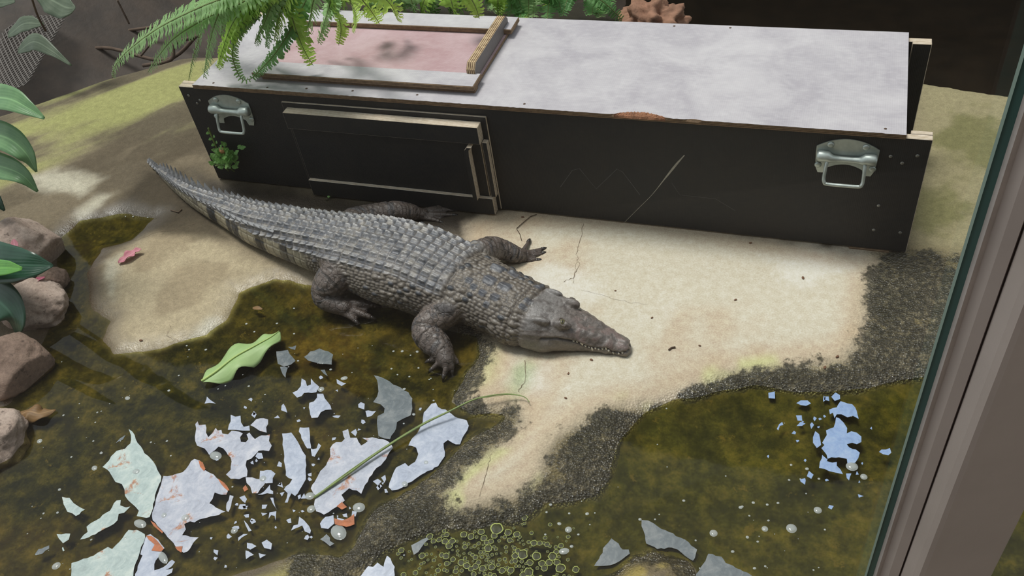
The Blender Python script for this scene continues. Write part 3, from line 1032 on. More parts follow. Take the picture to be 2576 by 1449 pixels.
def croc_mesh():
    me = croc_base()
    n = len(me.vertices)
    P = np.zeros(n * 3, np.float32); me.vertices.foreach_get('co', P); P = P.reshape(-1, 3).astype(float)
    N = np.zeros(n * 3, np.float32); me.vertices.foreach_get('normal', N); N = N.reshape(-1, 3).astype(float)
    from mathutils.bvhtree import BVHTree
    fcs = [tuple(q.vertices) for q in me.polygons]
    bvh = BVHTree.FromPolygons([tuple(q) for q in P], fcs)

    def hit(px, py):
        h = bvh.ray_cast(Vector(CC.tolist()), Vector(ray(px, py).tolist()).normalized())
        return None if h[0] is None else np.array(h[0])

    def plan(p):
        d = ((p[None, :2] - AX[:, :2]) ** 2).sum(-1); j = int(d.argmin())
        t_ = AX[min(j + 1, len(AX) - 1), :2] - AX[max(j - 1, 0), :2]; t_ = t_ / np.linalg.norm(t_)
        r_ = p[:2] - AX[j, :2]
        return AS[j] + float(r_ @ t_), float(r_[0] * t_[1] - r_[1] * t_[0])

    # nearest point on the axis (in plan)
    S = np.zeros(n); LAT = np.zeros(n)
    ax = AX[:, :2]; tg = np.gradient(ax, axis=0); tg /= np.linalg.norm(tg, axis=1)[:, None]
    for c0 in range(0, n, 20000):
        p = P[c0:c0 + 20000, :2]
        d = ((p[:, None, :] - ax[None]) ** 2).sum(-1)
        j = d.argmin(1)
        rel = p - ax[j]; t = tg[j]
        S[c0:c0 + 20000] = AS[j] + (rel * t).sum(1)
        LAT[c0:c0 + 20000] = rel[:, 0] * t[:, 1] - rel[:, 1] * t[:, 0]
    w = np.interp(S, AS, AX[:, 3]); zt = np.interp(S, AS, AX[:, 2])
    hh = np.maximum(zt - GB, .01)
    phi = np.arctan2(LAT / w, (P[:, 2] - (GB + hh * .42)) / (hh * .58))     # 0 on the back, + towards the camera
    # distance to limbs
    leg = np.zeros(n); legs_t = np.zeros(n); foot = np.zeros(n)
    for k, Q in LIMBP.items():
        best = np.full(n, 9.0); bi = np.zeros(n)
        for i, qv in enumerate(Q):
            d = np.linalg.norm(P - qv[:3], axis=1) - qv[3]
            m = d < best; best[m] = d[m]; bi[m] = i / (len(Q) - 1)
        toe_d = np.full(n, 9.0)
        for toe in TOES[k]:
            for q in catmull([G(*t) for t in toe], 4):
                toe_d = np.minimum(toe_d, np.linalg.norm(P - q, axis=1) - .009)
        bodyd = np.abs(LAT) - w * 1.03
        lm = sstep(.012, .002, best) * sstep(-.014, .004, bodyd)
        lm = np.maximum(lm, sstep(.012, .003, toe_d) * (bodyd > -.01))
        leg = np.maximum(leg, lm); legs_t = np.where(lm > .3, bi, legs_t)
        foot = np.maximum(foot, np.maximum(sstep(.012, .003, toe_d), lm * sstep(.72, .9, bi)))
    head = sstep(S_HEAD - .012, S_HEAD + .004, S) * (1 - leg)
    body = (1 - leg) * (1 - head)
    # ---- scutes of the back
    DS = 0.0262
    row = S / DS
    ri = np.floor(row); a = row - ri - .5
    arc = np.interp(S, [0, .3, .62, .8, 1.0, 1.25, 1.4], [.034, .031, .027, .0255, .0255, .027, .027])
    bb = phi * (w * .55 + hh * .45) / arc
    side = np.sign(bb)
    ci = np.floor(np.abs(bb)); b = np.abs(bb) - ci - .5
    rnd = _h(ri, ci * side, ri * 0, 5)
    ncol = np.interp(S, [0, .35, .55, .72, .95, 1.2], [1.0, 1.0, 2.2, 3.6, 5.0, 4.2])
    dors = sstep(ncol + .15, ncol - .05, np.abs(bb)) * body
    neck0 = S_HEAD - .235
    dors = dors * sstep(neck0 + .02, neck0 - .01, S)
    plate = np.clip(1 - np.abs(2.1 * a) ** 6, 0, 1) * np.clip(1 - np.abs(2.05 * b) ** 8, 0, 1)
    keel = np.exp(-(b / .105) ** 2) * np.clip(.70 - .55 * a, 0.1, 1) * sstep(.42, .24, np.abs(a + .03))
    kh = np.interp(S, [0, .5, .8, 1.3], [.004, .0065, .0100, .0095])
    D = dors * (.0024 * plate + kh * keel * (.75 + .5 * rnd))
    # ---- tail sides: ranks of oblong scales
    tailm = sstep(AS[88], AS[82], S) * body * (1 - dors)
    vz = (P[:, 2] - GB) / .023
    tv = vz - np.floor(vz) - .5
    D += tailm * .0022 * np.clip(1 - np.abs(2 * a) ** 8, 0, 1) * np.clip(1 - np.abs(2 * tv) ** 6, 0, 1)
    trid = _h(ri, np.floor(vz), ri * 0, 8)
    # ---- flanks: rounded scales of mixed size
    flank = body * (1 - dors) * (1 - tailm)
    arcl = phi * (w * .55 + hh * .45)
    f1, id1 = worley2(S / .0262, arcl / .021, 3, .45)
    f2, id2 = worley2(S / .0131, arcl / .0115, 7, .38)
    big = (id1 > .66) * np.clip(1 - (f1 / .42) ** 2, 0, 1) ** .6
    small = np.clip(1 - (f2 / .55) ** 2, 0, 1)
    up = sstep(2.0, 1.2, np.abs(phi))
    D += flank * np.maximum(big * (.0052 * up + .0008), small * .0026)
    # ---- nape plates
    NP0 = [(-.185, .020, .030, .019, .010), (-.185, -.020, .030, .019, .010), (-.178, .058, .020, .014, .007), (-.178, -.058, .020, .014, .007), (-.150, .020, .030, .018, .009), (-.150, -.020, .030, .018, .009), (-.146, .055, .018, .012, .007), (-.058, .018, .016, .011, .006), (-.058, -.018, .016, .011, .006), (-.052, .046, .014, .010, .006), (-.052, -.046, .014, .010, .006)]
    NP = []
    for px_, py_, ra, rb, hgt in ((1252, 676, .017, .015, .010), (1232, 706, .018, .015, .010), (1214, 737, .011, .009, .008), (1294, 690, .016, .014, .009), (1270, 722, .018, .014, .009), (1246, 748, .013, .010, .009), (1192, 722, .010, .009, .006), (1224, 766, .008, .007, .006), (1354, 722, .012, .010, .006), (1330, 758, .013, .009, .006), (1316, 772, .010, .008, .005), (1180, 706, .010, .009, .006)):
        hp = hit(px_, py_)
        if hp is not None:
            s_, l_ = plan(hp)
            NP.append((s_ - S_HEAD, l_, ra, rb, hgt))
    nape = np.zeros(n); nk = np.zeros(n)
    for ds, l, ra, rb, hgt in NP:
        u_ = (S - (S_HEAD + ds)) / ra; v_ = (LAT - l) / rb
        q = np.clip(1 - (u_ ** 4 + v_ ** 4), 0, 1) ** .35 * (N[:, 2] > .1)
        kl = np.exp(-(v_ / .28) ** 2) * np.clip(.8 - .5 * u_, 0, 1) * (q > 0)
        D = np.where(q > 0, np.maximum(D * (1 - q), hgt * (.45 * q + .55 * kl)), D)
        nape = np.maximum(nape, q)
    # folds of the neck and behind the jaw
    fold = np.exp(-((S - (S_HEAD - .012)) / .006) ** 2) + .8 * np.exp(-((S - (S_HEAD - .036)) / .005) ** 2) + .6 * np.exp(-((S - (S_HEAD - .098)) / .006) ** 2) + .6 * np.exp(-((S - (S_HEAD - .220)) / .006) ** 2)
    D -= body * fold * .0035
    # ---- limbs: rings of scales
    g1, ig = worley2(legs_t * 14 + P[:, 0] * 22, (P[:, 1] - P[:, 2]) / .013, 11, .6)
    D += leg * (1 - foot) * .0022 * np.clip(1 - (g1 / .6) ** 2, 0, 1)
    cr = np.abs(np.mod(legs_t * 15 + .35 * vnoise(P[:, 0] * 60, P[:, 1] * 60, P[:, 2] * 60), 1) - .5)
    D -= leg * .0016 * sstep(.10, .0, cr)
    # ---- head: bosses and pits
    u = (S - S_HEAD) / (CROC_LEN - S_HEAD)
    hn = fbm(P[:, 0], P[:, 1], P[:, 2], sc=95, oct=3, seed=13)
    D += head * (hn - .5) * .0042 * sstep(.05, .3, u)
    D += head * (.0028 * np.exp(-((np.abs(LAT) - w * .62) / .006) ** 2) * sstep(.5, .2, u) * (P[:, 2] > .05))          # edge of the skull table
    for uu, ll, rr, hg in ((.62, .55, .010, .004), (.53, .6, .012, .0045), (.42, .72, .010, .004), (.70, .35, .008, .003), (.62, -.55, .010, .004), (.5, -.5, .012, .004), (.35, .1, .012, .002), (.93, .25, .006, .003), (.93, -.25, .006, .003)):
        q = ((u - uu) * (CROC_LEN - S_HEAD) / rr) ** 2 + ((LAT - ll * w) / rr) ** 2
        D += head * hg * np.exp(-q) * (N[:, 2] > -.1)
    # mouth line, waved
    us, zs = [], []
    for px_, py_ in ((1330, 850), (1370, 852), (1400, 852), (1425, 856), (1445, 859), (1458, 863), (1470, 869), (1485, 874), (1508, 878), (1526, 877), (1541, 886), (1559, 889), (1572, 886)):
        hp = hit(px_, py_)
        if hp is not None:
            us.append((plan(hp)[0] - S_HEAD) / (CROC_LEN - S_HEAD)); zs.append(hp[2])
    o_ = np.argsort(us)
    zm = np.interp(u, np.array(us)[o_], np.array(zs)[o_])
    ml = np.exp(-((P[:, 2] - zm) / .0026) ** 2) * head * (np.abs(LAT) > w * .4) * sstep(.10, .16, u)
    D -= ml * .0045
    D += head * np.exp(-((P[:, 2] - zm - .007) / .004) ** 2) * .0018 * (np.abs(LAT) > w * .5)
    D += (fbm(P[:, 0], P[:, 1], P[:, 2], sc=140, oct=2, seed=23) - .5) * .0012
    P2 = P + N * D[:, None]
    # ---- colours of the hide, keel light and shade painted in
    c = lambda *q: np.array(srgb(*q))
    C = np.zeros((n, 3)); C[:] = c(112, 104, 95)
    def lay(col, m):
        m = np.clip(m, 0, 1)[:, None]; C[:] = C * (1 - m) + np.array(col) * m
    lay(c(136, 134, 134), dors * .85)
    mot = fbm(P[:, 0], P[:, 1], P[:, 2], sc=70, oct=4, seed=63)
    lay(c(86, 90, 98), dors * sstep(.46, .60, mot) * .7)
    lay(c(148, 142, 132), dors * sstep(.44, .32, mot) * .6)
    lay(c(66, 71, 80), dors * (rnd > .84) * .5)
    lay(c(58, 62, 70), dors * np.exp(-((b - .24) / .11) ** 2) * sstep(.5, .4, np.abs(a)) * .55)  # shaded outer side of each keel, painted into the colour
    lay(c(196, 194, 192), dors * keel * .8)  # whitish highlight painted along the keel crests
    seam = np.maximum(sstep(.40, .5, np.abs(a)), sstep(.40, .5, np.abs(b)))
    lay(c(84, 76, 66), dors * seam * .75)
    lay(c(158, 150, 130), tailm)
    band = np.zeros(n)
    for px0, px1 in ((533, 556), (588, 600), (604, 622), (664, 688), (731, 752)):
        lo, hi = G(px0, 600, .03), G(px1, 600, .03)
        s0 = np.interp(px0, [p[0] for p in ST], [AS[i * 10] for i in range(len(ST))]) ; s1 = np.interp(px1, [p[0] for p in ST], [AS[i * 10] for i in range(len(ST))])
        band = np.maximum(band, sstep(s0 - .003, s0 + .003, S) * sstep(s1 + .003, s1 - .003, S))
    lay(c(42, 44, 48), tailm * band * (.75 + .25 * (trid > .3)))
    lay(c(100, 96, 88), tailm * np.maximum(sstep(.42, .5, np.abs(a)), sstep(.40, .5, np.abs(tv))) * (1 - band) * .55)
    lay(c(78, 78, 78), tailm * (trid > .86) * .6)
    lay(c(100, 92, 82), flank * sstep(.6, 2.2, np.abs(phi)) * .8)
    lay(c(126, 118, 105), flank * small * .35)
    lay(c(56, 59, 64), flank * np.clip(big * 1.3, 0, 1) * (id1 > .84) * (np.abs(phi) < 2.0))
    lay(c(48, 42, 38), flank * sstep(.40, .58, f2) * .75 * (1 - (big > .1)))
    lay(c(84, 88, 96), nape * .85)
    lay(c(66, 58, 52), body * np.clip(fold, 0, 1) * .5)
    lay(c(104, 93, 86), leg)
    lay(c(66, 68, 72), leg * (ig > .78) * (1 - foot) * .6)
    lay(c(58, 52, 48), leg * sstep(.10, .02, cr) * .8)
    lay(c(82, 72, 66), foot * .85)
    lay(c(114, 106, 100), head)
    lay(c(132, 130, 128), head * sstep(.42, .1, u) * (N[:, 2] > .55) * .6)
    lay(c(120, 102, 97), head * sstep(.3, .5, u) * sstep(.45, .62, hn) * .7)
    lay(c(78, 70, 66), head * sstep(.50, .34, hn) * .6)
    lay(c(132, 126, 116), head * (P[:, 2] < zm - .003) * .5)
    lay(c(40, 33, 30), ml * .9)
    patch = fbm(P[:, 0], P[:, 1], P[:, 2], sc=26, oct=4, seed=33)
    C *= (.80 + .48 * patch)[:, None]
    me.vertices.foreach_set('co', P2.astype(np.float32).ravel())
    at = me.color_attributes.new('hide', 'FLOAT_COLOR', 'POINT')
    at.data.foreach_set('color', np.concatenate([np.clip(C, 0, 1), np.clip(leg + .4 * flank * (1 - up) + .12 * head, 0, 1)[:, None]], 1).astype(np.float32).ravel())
    smooth_all(me); me.update()
    me.name = 'crocodile'
    global CROC_HIT
    bvh2 = BVHTree.FromPolygons([tuple(q) for q in P2], fcs)

    def hit2(px, py):
        h = bvh2.ray_cast(Vector(CC.tolist()), Vector(ray(px, py).tolist()).normalized())
        return (None, None) if h[0] is None else (Vector(h[0]), Vector(h[1]))
    CROC_HIT = hit2
    return me


def hide_mat():
    m, nt, bs, L = mat_new('crocodile_hide')
    co = objco(nt)
    at = nd(nt, 'ShaderNodeAttribute', attribute_name='hide')
    f = noise(nt, 210, 5, .65, co)
    col = mixc(nt, .55, at.outputs['Color'], ramp(nt, f, [(.3, .28), (.7, .72)]), 'OVERLAY')
    # polygonal plates with dark creases on limbs and cheeks
    wv = nd(nt, 'ShaderNodeMapping'); wv.inputs['Scale'].default_value = (1.0, 1.0, 1.25); L.new(co, wv.inputs[0])
    v1 = nd(nt, 'ShaderNodeTexVoronoi', feature='DISTANCE_TO_EDGE'); v1.inputs['Scale'].default_value = 58; v1.inputs['Randomness'].default_value = .8
    dis = nd(nt, 'ShaderNodeMix', data_type='VECTOR'); dis.inputs[0].default_value = .012
    nz = nd(nt, 'ShaderNodeTexNoise'); nz.inputs['Scale'].default_value = 45; L.new(co, nz.inputs['Vector'])
    L.new(wv.outputs[0], dis.inputs[4]); L.new(nz.outputs['Color'], dis.inputs[5]); L.new(dis.outputs[1], v1.inputs['Vector'])
    crease = ramp(nt, v1.outputs['Distance'], [(0.01, 1.0), (0.06, 0.0)])
    cm_ = mathn(nt, 'MULTIPLY', crease, at.outputs['Alpha'])
    col = mixc(nt, mathn(nt, 'MULTIPLY', cm_, .6), col, srgb(40, 34, 31))
    L.new(col, bs.inputs['Base Color'])
    L.new(ramp(nt, noise(nt, 60, 4, .6, co), [(.3, .30), (.7, .52)]), bs.inputs['Roughness'])
    bs.inputs['Specular IOR Level'].default_value = .55
    vo = nd(nt, 'ShaderNodeTexVoronoi', feature='DISTANCE_TO_EDGE'); vo.inputs['Scale'].default_value = 170; L.new(co, vo.inputs['Vector'])
    e = ramp(nt, vo.outputs['Distance'], [(0.0, 0.0), (0.12, 1.0)])
    n1 = bump(nt, e, .12, .0012)
    n2 = bump(nt, mathn(nt, 'SUBTRACT', 1.0, cm_), .4, .003, n1)
    L.new(bump(nt, f, .35, .002, n2), bs.inputs['Normal'])
    return m


HIDE = hide_mat()
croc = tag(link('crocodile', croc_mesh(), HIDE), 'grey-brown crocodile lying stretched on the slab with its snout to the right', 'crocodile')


# tail crest
def crest_mesh(h, l, th):
    V, F = [], []
    prof = [(-.5, 0), (-.58, .35), (-.60, .72), (-.54, 1.0), (-.34, .66), (-.02, .26), (.42, 0.0)]
    for x, z in prof:
        t = th * (1 - z * .8)
        V += [(x * l, -t, z * h - .004), (x * l, t, z * h - .004)]
    n = len(prof)
    for i in range(n - 1):
        F.append((2 * i, 2 * i + 2, 2 * i + 3, 2 * i + 1))
    F.append(tuple(2 * i for i in reversed(range(n)))); F.append(tuple(2 * i + 1 for i in range(n)))
    F.append((1, 2 * n - 1, 2 * n - 2, 0))
    return pymesh('tail_scute', V, F)


CREST = simple_mat('crest_scute', srgb(128, 128, 130), .5, .4, 70, .4, 180)


def add_crest(s, lat, h, l, tilt):
    x, y, z, w = axis_at(s)
    t, sd = axis_frame(s)
    p = np.array([x, y]) + sd * lat * w
    o = link('tail_scute', crest_mesh(h, l, .0055), CREST, croc)
    o.location = (p[0], p[1], z - .004 - .010 * abs(lat) ** 3)
    o.rotation_euler = Euler((tilt, 0, math.atan2(t[1], t[0])), 'XYZ')


s = .04
while s < .135:
    add_crest(s, 0, .014 + .10 * s, .024, 0)
    s += .019
while s < .80:
    k = np.interp(s, [.13, .18, .27, .36, .46, .62, .80], [.022, .040, .046, .036, .022, .011, .006])
    for sg in (-1, 1):
        add_crest(s, .74 * sg, float(k) * (1 if sg < 0 else .6), (.038 if s < .45 else .026), .22 * sg)
    s += .033 if s < .45 else .0262

# eyes, teeth, claws
def eye_mat():
    m, nt, bs, L = mat_new('crocodile_eye')
    bs.inputs['Base Color'].default_value = (*srgb(100, 96, 68), 1)
    bs.inputs['Roughness'].default_value = .12
    return m


EYE = eye_mat()
LIDSKIN = simple_mat('eyelid_skin', srgb(104, 94, 86), .5, .3, 90, .3)
PUP = simple_mat('dark_pupil', srgb(20, 18, 14), .2, 0, 10, 0)
hp, hn_ = CROC_HIT(1416, 808)
for sg in (1, -1):
    if sg > 0:
        pos = hp - hn_ * .0058; d = Vector((CC - np.array(hp)).tolist()).normalized() * .6 + hn_
    else:
        s_e = S_HEAD + .31 * (CROC_LEN - S_HEAD)
        x, y, zt, w = axis_at(s_e); t, sd = axis_frame(s_e)
        q = np.array([x, y]) - sd * w * .74
        pos = Vector((q[0], q[1], .078)); d = Vector((-sd[0], -sd[1], .3))
    d.normalize()
    bm = bmesh.new(); bmesh.ops.create_uvsphere(bm, u_segments=20, v_segments=12, radius=.0080)
    e = link('eye', bmesh_to('eye', bm, True), EYE, croc, pos)
    bm = bmesh.new(); bmesh.ops.create_uvsphere(bm, u_segments=10, v_segments=6, radius=.0042)
    for v in bm.verts:
        v.co.x *= .35
    pu = link('pupil', bmesh_to('pupil', bm, True), PUP, e, d * .0055)
    # lids: two half rings around the eye
    tq = d.to_track_quat('Z', 'X')
    for nm, a0, a1 in (('upper_lid', -.1, PI + .1), ('lower_lid', PI - .1, 2 * PI + .1)):
        pts = [tuple(tq @ Vector((.0086 * 1.3 * math.cos(a0 + (a1 - a0) * i / 10), .0072 * math.sin(a0 + (a1 - a0) * i / 10), .0036))) for i in range(11)]
        link(nm, tube_mesh(nm, pts, .0017, 8), LIDSKIN, e)
TOOTH = simple_mat('ivory_tooth', srgb(232, 226, 210), .35, .1, 40, 0)
tm = tube_mesh('tooth', [(0, 0, .003), (0, 0, 0), (0, 0, -.004), (0, 0, -.008)], [.0024, .0024, .0017, .0004], 7)
for i, (px, py, up_) in enumerate(((1443, 857, 0), (1452, 859, 0), (1462, 863, 0), (1465, 866, 1), (1473, 870, 0), (1482, 873, 0), (1490, 878, 1), (1498, 876, 0), (1506, 878, 0), (1516, 877, 0), (1525, 877, 1), (1531, 882, 0), (1543, 887, 0), (1557, 889, 0), (1566, 887, 0))):
    hp, hn_ = CROC_HIT(px, py)
    if hp is None:
        continue
    o = link('tooth', tm, TOOTH, croc, hp + hn_ * .0008)
    o.rotation_euler = (0.25 if not up_ else PI + .2, 0.1 * math.sin(i * 3), 0)
    o.scale = (1, 1, .8 + .4 * ((i * 7) % 5) / 4)
CLAW = simple_mat('dark_claw', srgb(52, 46, 42), .35, .2, 60, 0)
for k, toes in TOES.items():
    for toe in toes[:4]:
        a_, b_ = G(*toe[-2]), G(*toe[-1])
        d = (b_ - a_) / np.linalg.norm(b_ - a_)
        r0 = .0058
        link('claw', tube_mesh('claw', [b_ - d * .004, b_ + d * .004, b_ + d * .010 + [0, 0, -.001], b_ + d * .015 + [0, 0, -.004]], [r0, r0 * .85, r0 * .55, .0006], 8), CLAW, croc)

# ------------------------------------------------------------------ film plates floating on the pool
def film_sheet(name, base, tint2, rusty):
    m, nt, bs, L = mat_new(name)
    co = objco(nt)
    n = noise(nt, 26, 8, .68, co, .8); f = noise(nt, 140, 4, .6, co)
    c = ramp(nt, n, [(.32, tuple(q * .8 for q in base)), (.46, base), (.66, tint2)])
    c = mixc(nt, .3, c, ramp(nt, f, [(.3, .35), (.7, .65)]), 'OVERLAY')
    if rusty:
        r = noise(nt, 15, 7, .7, co, .4)
        c = mixc(nt, ramp(nt, r, [(.57, 0.0), (.63, .9)]), c, ramp(nt, f, [(.3, srgb(150, 74, 34)), (.7, srgb(196, 132, 70))]))
    L.new(c, bs.inputs['Base Color'])
    bs.inputs['Roughness'].default_value = .22
    bs.inputs['Specular IOR Level'].default_value = .9
    bs.inputs['Coat Weight'].default_value = .5
    bs.inputs['Coat Roughness'].default_value = .08
    L.new(bump(nt, mathn(nt, 'ADD', n, mathn(nt, 'MULTIPLY', f, .3)), .12, .003), bs.inputs['Normal'])
    return m


FILM = {
    'teal': film_sheet('film_pale_teal', srgb(180, 196, 192), srgb(208, 218, 210), True),
    'lav': film_sheet('film_lavender', srgb(182, 186, 200), srgb(210, 210, 218), True),
    'lavc': film_sheet('film_lavender_clean', srgb(176, 184, 202), srgb(204, 209, 222), False),
    'grey': film_sheet('film_thin_grey', srgb(104, 112, 116), srgb(138, 142, 142), False),
    'blue': film_sheet('film_pale_blue', srgb(150, 176, 216), srgb(172, 192, 222), False),
    'rust': simple_mat('rust_scum', srgb(176, 98, 50), .5, .4, 50, .3),
}


def plate_mesh(name, pts, jag, thick=.0007, z=WL, seed=0):
    r = random.Random(seed)
    Q = []
    n = len(pts)
    for i in range(n):
        a, b = np.array(pts[i], float), np.array(pts[(i + 1) % n], float)
        k = max(1, int(np.linalg.norm(b - a) / 9))
        for j in range(k):
            p = a + (b - a) * j / k
            if j:
                p = p + np.array([r.uniform(-jag, jag), r.uniform(-jag, jag)])
            Q.append(G(p[0], p[1], z))
    c = np.mean(Q, axis=0)
    bm = bmesh.new()
    lo = [bm.verts.new(tuple(q - c)) for q in Q]
    hi = [bm.verts.new(tuple(q - c + [0, 0, thick])) for q in Q]
    m = len(Q)
    for i in range(m):
        bm.faces.new((lo[i], lo[(i + 1) % m], hi[(i + 1) % m], hi[i]))
    from mathutils.geometry import tessellate_polygon
    for t in tessellate_polygon([[Vector((q[0], q[1], 0)) for q in Q]]):
        try:
            bm.faces.new([hi[i] for i in t]); bm.faces.new([lo[i] for i in reversed(t)])
        except ValueError:
            pass
    return bmesh_to(name, bm), c


def zz(x0, y0, sc, pts):
    return [(x0 + a / sc, y0 + b / sc) for a, b in pts]


